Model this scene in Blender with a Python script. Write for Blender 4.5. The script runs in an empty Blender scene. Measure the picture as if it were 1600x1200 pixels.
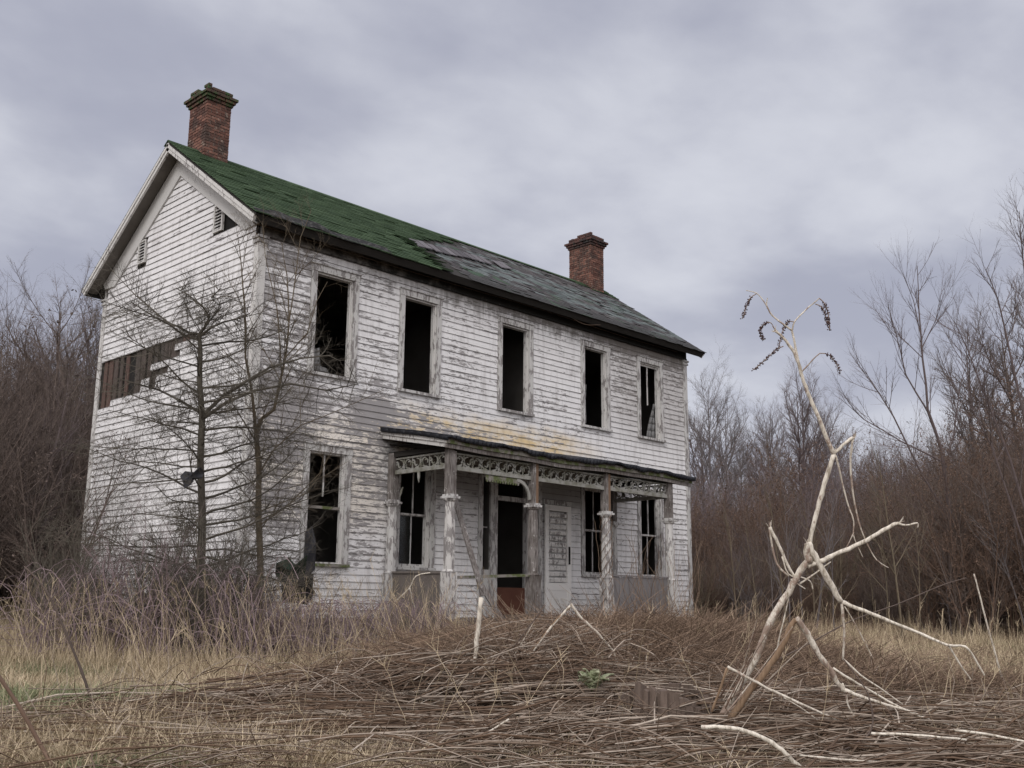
import bpy, math, random
import numpy as np
from mathutils import Vector, Matrix
random.seed(7); rng = np.random.default_rng(7)
sc = bpy.context.scene
col = sc.collection
R_ = math.radians; GZ = -1.05

# ---------------------------------------------------------------- camera
FPX = 1636.75
CAM = Vector((-9.423, -15.191, -0.271))
PITCH, ROLL, YAW = 0.2089, 0.0078, 0.8043
cp, sp, cy_, sy_ = math.cos(PITCH), math.sin(PITCH), math.cos(YAW), math.sin(YAW)
FWD = Vector((sy_*cp, cy_*cp, sp)); _r = Vector((cy_, -sy_, 0)); _u = _r.cross(FWD)
RT = _r*math.cos(ROLL) + _u*math.sin(ROLL); UP = -_r*math.sin(ROLL) + _u*math.cos(ROLL)
cd = bpy.data.cameras.new("Camera"); cam = bpy.data.objects.new("Camera", cd); col.objects.link(cam)
m = Matrix((RT, UP, -FWD)).transposed().to_4x4(); m.translation = CAM
cam.matrix_world = m
cd.sensor_width = 36; cd.lens = 36*FPX/1600; cd.clip_end = 2000; cd.clip_start = .05
sc.camera = cam
def at(px, py, d):                       # point seen at a photo pixel, at depth d along the view axis
    return CAM + (FWD + RT*((px-800)/FPX) - UP*((py-600)/FPX))*d
HF = Vector((sy_, cy_, 0)); HR = Vector((cy_, -sy_, 0))
def gp(r, d, z=0.0):                     # ground-plan point: r metres right, d metres ahead of the camera
    p = CAM + HR*r + HF*d; return Vector((p.x, p.y, z))

# ---------------------------------------------------------------- light
sc.view_settings.view_transform = 'Standard'; sc.view_settings.look = 'None'
sc.view_settings.gamma = 1.0; sc.view_settings.exposure = 0.0
SUN_DIR = Vector((-0.80, -0.42, 0.60)).normalized()
SUN_EL = math.asin(SUN_DIR.z); SUN_AZ = math.atan2(SUN_DIR.x, SUN_DIR.y)
w = bpy.data.worlds.new("World"); sc.world = w; w.use_nodes = True
nt = w.node_tree; nt.nodes.clear()
class N:
    """small helper to write node trees"""
    def __init__(s, nt): s.nt = nt
    def new(s, t, **k):
        n = s.nt.nodes.new(t)
        for a, b in k.items(): setattr(n, a, b)
        return n
    def put(s, sock, v):
        if v is None: return
        if hasattr(v, 'node'): s.nt.links.new(v, sock)
        else:
            if isinstance(v, (tuple, list)) and len(v) == 3 and len(getattr(sock, 'default_value', (0,)*3)) == 4: v = (*v, 1)
            sock.default_value = v
    def m(s, op, a, b=None, c=None, clamp=False):
        n = s.new('ShaderNodeMath', operation=op, use_clamp=clamp)
        s.put(n.inputs[0], a); s.put(n.inputs[1], b); s.put(n.inputs[2], c); return n.outputs[0]
    def vm(s, op, a, b=None):
        n = s.new('ShaderNodeVectorMath', operation=op); s.put(n.inputs[0], a); s.put(n.inputs[1], b)
        return n.outputs['Value'] if op in ('DOT_PRODUCT', 'LENGTH') else n.outputs[0]
    def noise(s, v, scale=1., detail=4., rough=.55, dist=0.):
        n = s.new('ShaderNodeTexNoise'); s.put(n.inputs['Vector'], v)
        n.inputs['Scale'].default_value = scale; n.inputs['Detail'].default_value = detail
        n.inputs['Roughness'].default_value = rough; n.inputs['Distortion'].default_value = dist
        return n.outputs['Fac']
    def ss(s, v, a, b):                  # smoothstep a..b
        n = s.new('ShaderNodeMapRange', interpolation_type='SMOOTHSTEP'); s.put(n.inputs[0], v)
        s.put(n.inputs[1], a); s.put(n.inputs[2], b); return n.outputs[0]
    def mix(s, f, a, b, mode='MIX'):
        n = s.new('ShaderNodeMix', data_type='RGBA', blend_type=mode)
        s.put(n.inputs[0], f); s.put(n.inputs[6], a); s.put(n.inputs[7], b); return n.outputs[2]
    def sep(s, v):
        n = s.new('ShaderNodeSeparateXYZ'); s.put(n.inputs[0], v); return n.outputs
    def comb(s, x, y, z):
        n = s.new('ShaderNodeCombineXYZ'); s.put(n.inputs[0], x); s.put(n.inputs[1], y); s.put(n.inputs[2], z); return n.outputs[0]
    def pos(s): return s.new('ShaderNodeNewGeometry').outputs['Position']
    def obj(s): return s.new('ShaderNodeTexCoord').outputs['Object']
    def attr(s, name): return s.new('ShaderNodeAttribute', attribute_name=name).outputs['Fac']
    def band(s, v, a, b, soft):          # 1 inside a..b
        return s.m('MULTIPLY', s.ss(v, a-soft, a+soft), s.m('SUBTRACT', 1, s.ss(v, b-soft, b+soft)))
n = N(nt)
out = n.new('ShaderNodeOutputWorld')
sky = n.new('ShaderNodeTexSky', sky_type='NISHITA'); sky.sun_disc = False
sky.sun_elevation = SUN_EL; sky.sun_rotation = SUN_AZ
bg1 = n.new('ShaderNodeBackground'); n.put(bg1.inputs[0], sky.outputs[0]); bg1.inputs[1].default_value = .06
dirv = n.new('ShaderNodeTexCoord').outputs['Generated']
dx, dy, dz = n.sep(dirv)
zc = n.m('ADD', n.m('MAXIMUM', dz, 0.0), .22)
pl = n.comb(n.m('DIVIDE', dx, zc), n.m('DIVIDE', dy, zc), 0.0)
ang = n.new('ShaderNodeMapping'); n.put(ang.inputs[0], pl); ang.inputs['Rotation'].default_value = (0, 0, .35); ang.inputs['Scale'].default_value = (1.15, 1.35, 1); ang.inputs['Location'].default_value = (2.3, .7, 0)
c1 = n.noise(ang.outputs[0], 1.0, 5, .52, .1)
c2 = n.noise(ang.outputs[0], 3.1, 7, .6, .15)
cl = n.m('ADD', n.m('MULTIPLY', c1, .82), n.m('MULTIPLY', c2, .18))
cloudc = n.mix(n.ss(cl, .38, .63), (.42, .435, .53), (.70, .715, .785))
hz = n.m('SUBTRACT', 1, n.ss(dz, .0, .30))            # paler cloud low down
cloudc = n.mix(n.m('MULTIPLY', hz, .55), cloudc, (.62, .625, .69))
sd = n.vm('DOT_PRODUCT', dirv, tuple(Vector((-.75, -.45, .5)).normalized()))
cloudc = n.mix(n.ss(sd, -.3, .6), cloudc, (.625, .605, .625))
gain = n.m('ADD', 1.0, n.m('MULTIPLY', n.ss(sd, -.15, .95), 1.1))   # bright thin overcast behind the viewer
gain = n.m('MULTIPLY', gain, n.m('ADD', 1.0, n.m('MULTIPLY', n.ss(dz, .55, 1.0), .5)))
bg2 = n.new('ShaderNodeBackground'); n.put(bg2.inputs[0], cloudc); n.put(bg2.inputs[1], gain)
mx = n.new('ShaderNodeMixShader'); mx.inputs[0].default_value = .93
nt.links.new(bg1.outputs[0], mx.inputs[1]); nt.links.new(bg2.outputs[0], mx.inputs[2]); nt.links.new(mx.outputs[0], out.inputs[0])
w.cycles.sampling_method = 'MANUAL'; w.cycles.sample_map_resolution = 512
sl = bpy.data.lights.new("Sun", 'SUN'); sl.energy = 1.0; sl.angle = R_(18); sl.color = (1, .97, .93)
so = bpy.data.objects.new("Sun", sl); col.objects.link(so)
so.rotation_euler = (-SUN_DIR).to_track_quat('-Z', 'Y').to_euler()

# ---------------------------------------------------------------- helpers
def tag(o, label=None, cat=None, group=None, kind=None):
    if label: o['label'] = label
    if cat: o['category'] = cat
    if group: o['group'] = group
    if kind: o['kind'] = kind
    return o
def link(name, me, parent=None, mt=None):
    o = bpy.data.objects.new(name, me); col.objects.link(o)
    if parent is not None: o.parent = parent
    if mt is not None: me.materials.append(mt)
    return o
def empty(name, loc=(0, 0, 0)):
    o = bpy.data.objects.new(name, None); o.location = loc; o.empty_display_size = .3; col.objects.link(o); return o
class MB:
    """collects faces (with a tone value each) into one mesh"""
    def __init__(s): s.v = []; s.f = []; s.t = []
    def face(s, pts, t=.5):
        k = len(s.v); s.v.extend(tuple(p) for p in pts); s.f.append(tuple(range(k, k+len(pts)))); s.t.append(t)
    def hexa(s, a, b, t=None):            # two quads a (4 pts) and b (4 pts) joined
        t = random.random() if t is None else t
        k = len(s.v); s.v.extend(tuple(p) for p in a); s.v.extend(tuple(p) for p in b)
        for q in ((0, 3, 2, 1), (4, 5, 6, 7), (0, 1, 5, 4), (1, 2, 6, 5), (2, 3, 7, 6), (3, 0, 4, 7)):
            s.f.append(tuple(k+i for i in q)); s.t.append(t)
    def box(s, x0, y0, z0, x1, y1, z1, t=None):
        s.hexa([(x0, y0, z0), (x1, y0, z0), (x1, y1, z0), (x0, y1, z0)], [(x0, y0, z1), (x1, y0, z1), (x1, y1, z1), (x0, y1, z1)], t)
    def bar(s, p, q, w, h, t=None, up=(0, 0, 1)):   # rectangular bar p->q
        p = Vector(p); q = Vector(q); d = (q-p).normalized(); u = Vector(up)
        sx = d.cross(u)
        if sx.length < 1e-4: sx = d.cross(Vector((1, 0, 0)))
        sx.normalize(); u = sx.cross(d)
        A = [p+sx*a*w/2+u*b*h/2 for a, b in ((-1, -1), (1, -1), (1, 1), (-1, 1))]
        s.hexa(A, [v+(q-p) for v in A], t)
    def prism(s, poly, off, t=.5):        # polygon extruded by vector off
        off = Vector(off); P = [Vector(p) for p in poly]; Q = [p+off for p in P]; k = len(P)
        s.face(P[::-1], t); s.face(Q, t)
        for i in range(k): j = (i+1) % k; s.face((P[i], P[j], Q[j], Q[i]), t)
    def build(s, name, mt, parent=None, smooth=False, bevel=0):
        me = bpy.data.meshes.new(name); me.from_pydata(s.v, [], s.f)
        a = me.attributes.new('tone', 'FLOAT', 'FACE'); a.data.foreach_set('value', s.t)
        if smooth: me.polygons.foreach_set('use_smooth', [True]*len(s.f))
        me.update(); o = link(name, me, parent, mt)
        if bevel:
            b = o.modifiers.new('b', 'BEVEL'); b.width = bevel; b.segments = 2; b.limit_method = 'ANGLE'
        return o
class Tubes:
    """many tapered tubes in one mesh, built with numpy"""
    def __init__(s): s.d = {}; s.n = 0
    def add(s, pts, rad, t=.5, sides=3):
        s.d.setdefault((len(pts), sides), []).append((np.array([tuple(p) for p in pts], np.float32), np.array(rad, np.float32), t)); s.n += 1
    def arrays(s):
        V = []; F = []; T = []; off = 0
        for (n_, sd), L in s.d.items():
            P = np.stack([a for a, _, _ in L]); Rr = np.stack([b for _, b, _ in L]); tt = np.array([c for _, _, c in L], np.float32)
            tg = np.empty_like(P); tg[:, 1:-1] = P[:, 2:]-P[:, :-2]; tg[:, 0] = P[:, 1]-P[:, 0]; tg[:, -1] = P[:, -1]-P[:, -2]
            tg /= np.linalg.norm(tg, axis=2, keepdims=True)+1e-9
            mean = P[:, -1]-P[:, 0]; mean /= np.linalg.norm(mean, axis=1, keepdims=True)+1e-9
            ref = np.where(np.abs(mean[:, 2:3]) > .8, np.array([[1., .2, 0]]), np.array([[0., .1, 1.]])).astype(np.float32)
            sx = np.cross(tg, ref[:, None, :]); sx /= np.linalg.norm(sx, axis=2, keepdims=True)+1e-9
            uy = np.cross(sx, tg)
            an = np.arange(sd)*2*np.pi/sd
            ring = P[:, :, None, :]+Rr[:, :, None, None]*(np.cos(an)[None, None, :, None]*sx[:, :, None, :]+np.sin(an)[None, None, :, None]*uy[:, :, None, :])
            K = len(L); V.append(ring.reshape(-1, 3))
            base = off+(np.arange(K)*n_*sd)[:, None, None]
            i = np.arange(n_-1)[None, :, None]; j = np.arange(sd)[None, None, :]; jn = (j+1) % sd
            a = base+i*sd+j; b = base+i*sd+jn; c = base+(i+1)*sd+jn; d = base+(i+1)*sd+j
            F.append(np.stack([a, b, c, d], -1).reshape(-1, 4)); T.append(np.repeat(tt, (n_-1)*sd)); off += K*n_*sd
        return np.concatenate(V), np.concatenate(F), np.concatenate(T)
    def build(s, name, mt, parent=None, smooth=True, lk=True):
        V, F, T = s.arrays(); return quadmesh(name, V, F, T, mt, parent, smooth, lk)
def quadmesh(name, V, F, T, mt, parent=None, smooth=False, lk=True):
    me = bpy.data.meshes.new(name); nf = len(F)
    me.vertices.add(len(V)); me.vertices.foreach_set('co', V.astype(np.float32).ravel())
    me.loops.add(nf*4); me.loops.foreach_set('vertex_index', F.astype(np.int32).ravel())
    me.polygons.add(nf); me.polygons.foreach_set('loop_start', np.arange(0, nf*4, 4, dtype=np.int32)); me.polygons.foreach_set('loop_total', np.full(nf, 4, np.int32))
    me.polygons.foreach_set('use_smooth', np.full(nf, smooth))
    me.update(calc_edges=True); me.validate()
    a = me.attributes.new('tone', 'FLOAT', 'FACE')
    if len(a.data) == len(T): a.data.foreach_set('value', T.astype(np.float32))
    me.materials.append(mt)
    if not lk: return bpy.data.objects.new(name, me)
    return link(name, me, parent)
def U(a, b): return random.uniform(a, b)

# ---------------------------------------------------------------- materials
def mat(name, fn, rough=.85, spec=.25, trans=0):
    mt = bpy.data.materials.new(name); mt.use_nodes = True; nt = mt.node_tree; k = N(nt)
    b = nt.nodes['Principled BSDF']; r = fn(k)
    c, bump = r if isinstance(r, tuple) and len(r) == 2 else (r, None)
    k.put(b.inputs['Base Color'], c); b.inputs['Roughness'].default_value = rough
    b.inputs['Specular IOR Level'].default_value = spec
    if bump is not None:
        bn = k.new('ShaderNodeBump'); bn.inputs['Strength'].default_value = .6; bn.inputs['Distance'].default_value = bump[1]
        k.put(bn.inputs['Height'], bump[0]); nt.links.new(bn.outputs[0], b.inputs['Normal'])
    return mt
Z0, EXPO = -0.5, 0.125
def siding(axis):
    def fn(k):
        p = k.pos(); x, y, z = k.sep(p); h = x if axis == 'x' else y
        tone = k.attr('tone')
        v = k.m('FRACT', k.m('DIVIDE', k.m('SUBTRACT', z, Z0), EXPO))
        big = k.noise(k.comb(h, 0, z), .9, 3, .6)
        chip = k.noise(k.comb(k.m('MULTIPLY', h, 5.), k.m('MULTIPLY', tone, 9), k.m('MULTIPLY', z, 22.)), 1., 5, .68)
        fine = k.noise(k.comb(k.m('MULTIPLY', h, 13.), tone, k.m('MULTIPLY', z, 60.)), 1., 3, .6)
        grain = k.noise(k.comb(k.m('MULTIPLY', h, 3.), tone, k.m('MULTIPLY', z, 160.)), 1., 3, .6)
        val = k.m('ADD', k.m('MULTIPLY', chip, .75), k.m('MULTIPLY', fine, .25))
        g = k.m('ADD', .385 if axis == 'x' else .372, k.m('MULTIPLY', k.m('SUBTRACT', big, .5), .30))
        g = k.m('ADD', g, k.m('MULTIPLY', k.m('SUBTRACT', tone, .5), .10))
        g = k.m('ADD', g, k.m('MULTIPLY', k.m('SUBTRACT', 1, k.ss(v, .0, .35)), .05))
        hn = k.m('ADD', h, k.m('MULTIPLY', k.m('SUBTRACT', big, .5), 1.2)); zn = k.m('ADD', z, k.m('MULTIPLY', k.m('SUBTRACT', k.noise(p, 2.2, 3), .5), .6))
        if axis == 'x':
            for (a, b_, c, d, amt, soft) in ((-1, 1.3, 2.3, 6.4, .11, .3), (-1, 3.1, .9, 3.75, .09, .35), (2.2, 3.1, .5, 3.6, .03, .3), (2.0, 5.2, 3.4, 5.2, .055, .4), (-1, 1.2, -1, 2.4, .05, .3), (6.8, 9, 3.3, 4.6, .035, .4), (9.4, 14, 4.5, 7, .08, .5), (-1, 14, 5.65, 7, .06, .15), (2.5, 8, 2.9, 3.4, .05, .15)):
                g = k.m('ADD', g, k.m('MULTIPLY', k.m('MULTIPLY', k.band(hn, a, b_, soft), k.band(zn, c, d, soft)), amt))
        peel = k.ss(k.m('SUBTRACT', g, val), -.015, .02)
        paint = k.mix(k.noise(p, 5, 4), (.70, .69, .69), (.86, .85, .845))
        wood = k.mix(grain, (.20, .19, .19), (.43, .41, .405))
        if axis == 'x':
            ystain = k.m('MULTIPLY', k.m('MULTIPLY', k.band(hn, 2.6, 8.6, 1.1), k.band(zn, 2.75, 3.42, .25)), k.ss(k.noise(k.comb(k.m('MULTIPLY', h, 1.6), 0, k.m('MULTIPLY', z, 4.)), 1, 5, .65), .32, .62))
            paint = k.mix(k.m('MULTIPLY', ystain, .95), paint, (.70, .53, .27))
            y2 = k.m('MULTIPLY', k.band(hn, -1, 2.8, .4), k.band(zn, 1.1, 3.0, .3)); paint = k.mix(k.m('MULTIPLY', y2, .35), paint, (.66, .55, .37))
        paint = k.mix(k.m('MULTIPLY', tone, .13), paint, (.45, .43, .42))
        c = k.mix(peel, paint, wood)
        edge = k.m('SUBTRACT', 1, k.ss(k.m('ABSOLUTE', k.m('SUBTRACT', g, val)), .0, .02))
        c = k.mix(k.m('MULTIPLY', edge, .45), c, (.12, .11, .105))
        # dirt streaks, dark under the eaves; stain plus painted ceiling shade high inside porch
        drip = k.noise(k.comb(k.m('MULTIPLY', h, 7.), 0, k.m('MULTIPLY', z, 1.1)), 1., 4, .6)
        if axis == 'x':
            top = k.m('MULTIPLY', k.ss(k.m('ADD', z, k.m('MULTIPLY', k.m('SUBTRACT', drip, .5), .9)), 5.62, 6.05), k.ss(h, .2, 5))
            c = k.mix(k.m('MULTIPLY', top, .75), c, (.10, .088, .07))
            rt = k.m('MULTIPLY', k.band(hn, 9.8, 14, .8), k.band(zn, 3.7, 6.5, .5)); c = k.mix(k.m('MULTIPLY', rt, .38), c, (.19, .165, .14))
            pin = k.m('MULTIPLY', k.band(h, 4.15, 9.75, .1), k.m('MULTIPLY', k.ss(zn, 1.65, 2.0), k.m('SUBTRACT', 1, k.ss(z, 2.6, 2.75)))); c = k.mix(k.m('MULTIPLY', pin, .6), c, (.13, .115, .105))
        dirt = k.m('MULTIPLY', k.ss(drip, .47, .74), .36); c = k.mix(dirt, c, (.26, .24, .23))
        lapshade = k.m('MULTIPLY', k.m('SUBTRACT', 1, k.ss(v, .02, .085 if axis == 'x' else .12)), .82 if axis == 'x' else .95); c = k.mix(lapshade, c, (.07, .06, .055))  # shadow line painted along each clapboard's lower edge
        blot = k.m('MULTIPLY', k.ss(k.noise(p, 1.7, 5, .65), .55, .74), .34); c = k.mix(blot, c, (.34, .33, .325))
        return c, (k.m('ADD', k.m('MULTIPLY', peel, -.5), k.m('MULTIPLY', grain, .5)), .004)
    return fn
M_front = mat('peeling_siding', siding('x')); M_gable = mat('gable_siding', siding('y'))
def trimfn(amount, base=(.56, .55, .53)):
    def fn(k):
        p = k.pos(); x, y, z = k.sep(p); tone = k.attr('tone')
        a = k.noise(k.comb(k.m('MULTIPLY', x, 16), k.m('MULTIPLY', y, 16), k.m('MULTIPLY', z, 4.5)), 1, 5, .66)
        b = k.noise(p, 1.4, 4); g = k.m('ADD', amount, k.m('MULTIPLY', k.m('SUBTRACT', b, .5), .35))
        peel = k.ss(k.m('SUBTRACT', g, a), -.02, .03)
        gr = k.noise(k.comb(k.m('MULTIPLY', x, 70), k.m('MULTIPLY', y, 70), k.m('MULTIPLY', z, 6)), 1, 3)
        wood = k.mix(gr, (.16, .145, .14), (.36, .34, .33)); paint = k.mix(k.m('MULTIPLY', tone, .4), base, (.47, .46, .45))
        c = k.mix(peel, paint, wood)
        c = k.mix(k.m('MULTIPLY', k.ss(k.noise(p, 3.1, 5, .7), .55, .8), .5), c, (.24, .215, .19))
        return c, (k.m('ADD', k.m('MULTIPLY', peel, -.6), k.m('MULTIPLY', gr, .4)), .004)
    return fn
M_trim = mat('weathered_trim', trimfn(.48)); M_trimw = mat('flaking_white_trim', trimfn(.42, (.62, .605, .58)))
M_post = mat('flaking_post_paint', trimfn(.53, (.60, .58, .55)))
def baref(k):
    p = k.pos(); x, y, z = k.sep(p); g = k.noise(k.comb(k.m('MULTIPLY', x, 45), k.m('MULTIPLY', y, 45), k.m('MULTIPLY', z, 5)), 1, 5, .65)
    c = k.mix(k.ss(g, .3, .7), (.085, .072, .064), (.30, .275, .26)); c = k.mix(k.m('MULTIPLY', k.ss(k.noise(p, 2.3, 5, .7), .47, .68), .65), c, (.07, .055, .045))
    return k.mix(k.m('MULTIPLY', k.ss(k.noise(p, 7, 5, .75), .60, .66), .8), c, (.52, .50, .48)), (g, .005)
M_bare = mat('bare_grey_wood', baref)
M_rake = mat('grey_white_rake_board', trimfn(.30, (.60, .59, .57)))
def darkw(a, b):
    return lambda k: (k.mix(k.noise(k.comb(k.m('MULTIPLY', k.sep(k.pos())[0], 1.5), k.sep(k.pos())[1], k.m('MULTIPLY', k.sep(k.pos())[2], 40)), 2, 4, .6), a, b))
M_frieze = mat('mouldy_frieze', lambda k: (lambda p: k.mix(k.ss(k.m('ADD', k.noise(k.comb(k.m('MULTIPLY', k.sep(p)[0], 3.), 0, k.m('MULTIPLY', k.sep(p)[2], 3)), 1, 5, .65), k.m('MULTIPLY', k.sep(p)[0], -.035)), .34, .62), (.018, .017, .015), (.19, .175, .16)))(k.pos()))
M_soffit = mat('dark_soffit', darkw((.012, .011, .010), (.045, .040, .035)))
M_gsoff = mat('dusty_soffit_boards', lambda k: k.mix(k.noise(k.pos(), 3, 5, .6), (.09, .08, .07), (.22, .20, .18)))
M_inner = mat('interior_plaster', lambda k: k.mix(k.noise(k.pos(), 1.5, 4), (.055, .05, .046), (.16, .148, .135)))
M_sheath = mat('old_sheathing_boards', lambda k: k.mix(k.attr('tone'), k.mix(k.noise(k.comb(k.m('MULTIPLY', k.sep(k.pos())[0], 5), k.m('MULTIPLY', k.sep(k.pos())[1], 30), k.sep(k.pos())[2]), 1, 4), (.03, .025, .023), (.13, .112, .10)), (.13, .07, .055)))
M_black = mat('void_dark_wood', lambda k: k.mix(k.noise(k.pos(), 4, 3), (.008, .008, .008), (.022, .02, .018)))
M_felt = mat('black_roofing_membrane', lambda k: (k.mix(k.ss(k.noise(k.pos(), 9, 5, .7), .5, .8), (.018, .019, .024), (.085, .085, .095)), (k.noise(k.pos(), 14, 4), .01)), .6)
def greenf(k):
    p = k.pos(); t = k.attr('tone')
    c = k.mix(t, (.046, .074, .040), (.080, .120, .066)); c = k.mix(k.m('MULTIPLY', k.ss(k.noise(p, 1.1, 5, .65), .5, .8), .35), c, (.03, .042, .03))
    c = k.mix(k.m('MULTIPLY', k.ss(k.noise(k.comb(k.m('MULTIPLY', k.sep(p)[0], 4), k.m('MULTIPLY', k.sep(p)[1], 22), 0), 2, 5, .7), .60, .66), .75), c, (.012, .015, .012))  # dark shadow specks painted along the shingle rows
    return k.mix(k.m('MULTIPLY', k.noise(p, 90, 2), .4), c, (.04, .066, .042))
M_green = mat('green_asphalt_shingle', greenf, .95, .1)
def slatef(k):
    p = k.pos(); x, y, z = k.sep(p); t = k.attr('tone')
    c = k.mix(t, (.030, .027, .028), (.088, .078, .078))
    b = k.noise(k.comb(k.m('MULTIPLY', x, .8), k.m('MULTIPLY', y, 2.6), 0), 1.2, 4, .6, .3)
    sel = k.ss(k.m('ADD', k.m('ADD', b, k.m('MULTIPLY', t, .14)), k.m('MULTIPLY', k.band(y, .35, 1.9, .35), .11)), .63, .69)
    c = k.mix(sel, c, k.mix(t, (.062, .078, .077), (.135, .155, .152)))
    bt = k.ss(z, 6.3, 6.75); c = k.mix(k.m('SUBTRACT', 1, bt), c, (.035, .034, .033))
    g2 = k.m('MULTIPLY', k.ss(k.noise(p, 1.6, 4), .56, .64), k.m('SUBTRACT', 1, k.m('MULTIPLY', k.ss(x, 6.5, 9), .55)))
    return k.mix(k.m('MULTIPLY', g2, .75), c, (.04, .085, .045))
M_slate = mat('worn_slate', slatef, .8, .3)
def brickf(k):
    p = k.obj(); x, y, z = k.sep(p); h = k.m('ADD', x, y); t = k.attr('tone')
    c = k.mix(t, (.075, .035, .028), (.235, .115, .085)); c = k.mix(k.m('MULTIPLY', k.ss(k.noise(p, 3.2, 5, .7), .44, .62), .75), c, (.05, .04, .035))
    return k.mix(k.m('MULTIPLY', k.ss(k.noise(p, 9, 4, .7), .58, .66), .6), c, (.33, .27, .22))
M_brick = mat('old_red_brick', brickf); M_mortar = mat('crumbling_mortar', lambda k: k.mix(k.noise(k.pos(), 20, 3), (.10, .08, .07), (.28, .24, .21)))
M_capb = mat('mossy_cap_brick', lambda k: k.mix(k.ss(k.noise(k.pos(), 7, 4, .7), .44, .58), k.mix(k.attr('tone'), (.05, .035, .03), (.13, .07, .05)), (.045, .075, .03)))
M_capd = mat('sooty_cap_brick', lambda k: k.mix(k.ss(k.noise(k.pos(), 7, 4, .7), .5, .64), k.mix(k.attr('tone'), (.035, .03, .03), (.12, .06, .05)), (.05, .05, .045)))
M_stone = mat('foundation_stone', lambda k: k.mix(k.noise(k.pos(), 3, 5), (.05, .045, .04), (.17, .155, .14)))
M_moss = mat('mossy_wood', lambda k: k.mix(k.ss(k.noise(k.pos(), 6, 5, .7), .42, .58), (.24, .22, .20), (.10, .12, .045)))
M_rustd = mat('red_brown_panel', lambda k: k.mix(k.noise(k.pos(), 4, 5), (.07, .028, .018), (.14, .06, .04)))
M_board = mat('brown_weathered_board', lambda k: k.mix(k.noise(k.comb(k.m('MULTIPLY', k.sep(k.pos())[1], 3), 0, k.m('MULTIPLY', k.sep(k.pos())[2], 3)), 1.3, 6, .65), (.10, .085, .075), (.22, .195, .175)))
M_greyb = mat('grey_vertical_boards', lambda k: k.mix(k.noise(k.comb(k.m('MULTIPLY', k.sep(k.pos())[0], 14), 0, k.m('MULTIPLY', k.sep(k.pos())[2], 1.5)), 1.3, 6, .65), (.12, .11, .11), (.30, .285, .285)))
M_orange = mat('stained_bare_post', lambda k: k.mix(k.noise(k.comb(k.m('MULTIPLY', k.sep(k.pos())[0], 60), 0, k.m('MULTIPLY', k.sep(k.pos())[2], 3)), 1, 4), (.10, .065, .045), (.29, .19, .125)))
M_cloth = mat('ragged_cloth', lambda k: k.mix(k.noise(k.pos(), 7, 4), (.10, .10, .10), (.24, .235, .23)))
M_wire = mat('rusty_wire', lambda k: (.10, .07, .05))
M_gtorn = mat('torn_green_roofing', lambda k: k.mix(k.noise(k.pos(), 8, 4), (.018, .032, .024), (.045, .075, .05)))
M_gry = mat('torn_grey_felt', lambda k: k.mix(k.noise(k.pos(), 8, 4), (.035, .036, .042), (.08, .08, .09)))
gm = bpy.data.materials.new('old_window_glass'); gm.use_nodes = True; _k = N(gm.node_tree); _b = gm.node_tree.nodes['Principled BSDF']
_b.inputs['Transmission Weight'].default_value = 1; _b.inputs['Roughness'].default_value = .06; _b.inputs['Base Color'].default_value = (.75, .82, .83, 1); M_glass = gm
def barkf(a, b, sc_=9):
    return lambda k: k.mix(k.m('ADD', k.m('MULTIPLY', k.attr('tone'), .5), k.m('MULTIPLY', k.noise(k.obj(), sc_, 3), .5)), a, b)
M_bkd = mat('dark_thicket_bark', barkf((.050, .038, .033), (.185, .142, .120)))
M_bkr = mat('rusty_thicket_bark', barkf((.06, .039, .030), (.21, .138, .10)))
M_bkg = mat('grey_bark', barkf((.10, .085, .085), (.22, .195, .19)))
M_bkp = mat('purplish_bark', barkf((.075, .056, .056), (.20, .16, .155)))
M_far = mat('haze_tinted_far_bark', barkf((.13, .10, .105), (.27, .225, .235)))  # distance haze painted into the bark: paler and more lilac
M_crab = mat('lichened_dark_bark', barkf((.045, .040, .032), (.15, .132, .105)))
M_sap = mat('sapling_bark', barkf((.07, .05, .035), (.20, .165, .115)))
M_leaf = mat('withered_leaf', barkf((.07, .035, .018), (.20, .10, .055)), .8)
M_cane = mat('purple_bramble_cane', barkf((.085, .055, .055), (.40, .31, .32)))
M_dry = mat('dry_grass', lambda k: k.mix(k.attr('tone'), (.21, .16, .10), (.66, .54, .37)))
M_grn = mat('winter_green_grass', lambda k: k.mix(k.attr('tone'), (.09, .115, .05), (.27, .29, .16)))
M_forb = mat('matted_brown_forbs', lambda k: k.mix(k.attr('tone'), (.08, .052, .037), (.33, .235, .165)))
M_stalk = mat('fallen_stalk', lambda k: k.mix(k.attr('tone'), k.mix(k.noise(k.pos(), 12, 3), (.030, .018, .012), (.20, .13, .085)), k.mix(k.noise(k.pos(), 30, 3), (.24, .18, .14), (.62, .55, .46))))
def bleach(k):
    p = k.pos(); a = k.noise(p, 9, 5, .7); s = k.noise(k.comb(k.m('MULTIPLY', k.sep(p)[0], 50), k.m('MULTIPLY', k.sep(p)[1], 50), k.m('MULTIPLY', k.sep(p)[2], 14)), 1, 4, .65)
    c = k.mix(k.ss(s, .25, .60), (.25, .20, .145), (.76, .70, .60))
    q = k.m('ADD', k.m('MULTIPLY', a, .55), k.m('ADD', k.m('MULTIPLY', s, .45), k.m('MULTIPLY', k.attr('tone'), .22)))
    c = k.mix(k.m('MULTIPLY', k.ss(q, .59, .66), .8), c, k.mix(s, (.09, .05, .035), (.33, .21, .155))); return c, (s, .006)
M_bleach = mat('bleached_stalk', bleach, .75)
M_ochre = mat('ochre_stalk', lambda k: k.mix(k.noise(k.comb(k.m('MULTIPLY', k.sep(k.pos())[0], 60), k.m('MULTIPLY', k.sep(k.pos())[1], 60), k.m('MULTIPLY', k.sep(k.pos())[2], 6)), 1, 4), (.09, .05, .03), (.40, .28, .18)))
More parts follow.
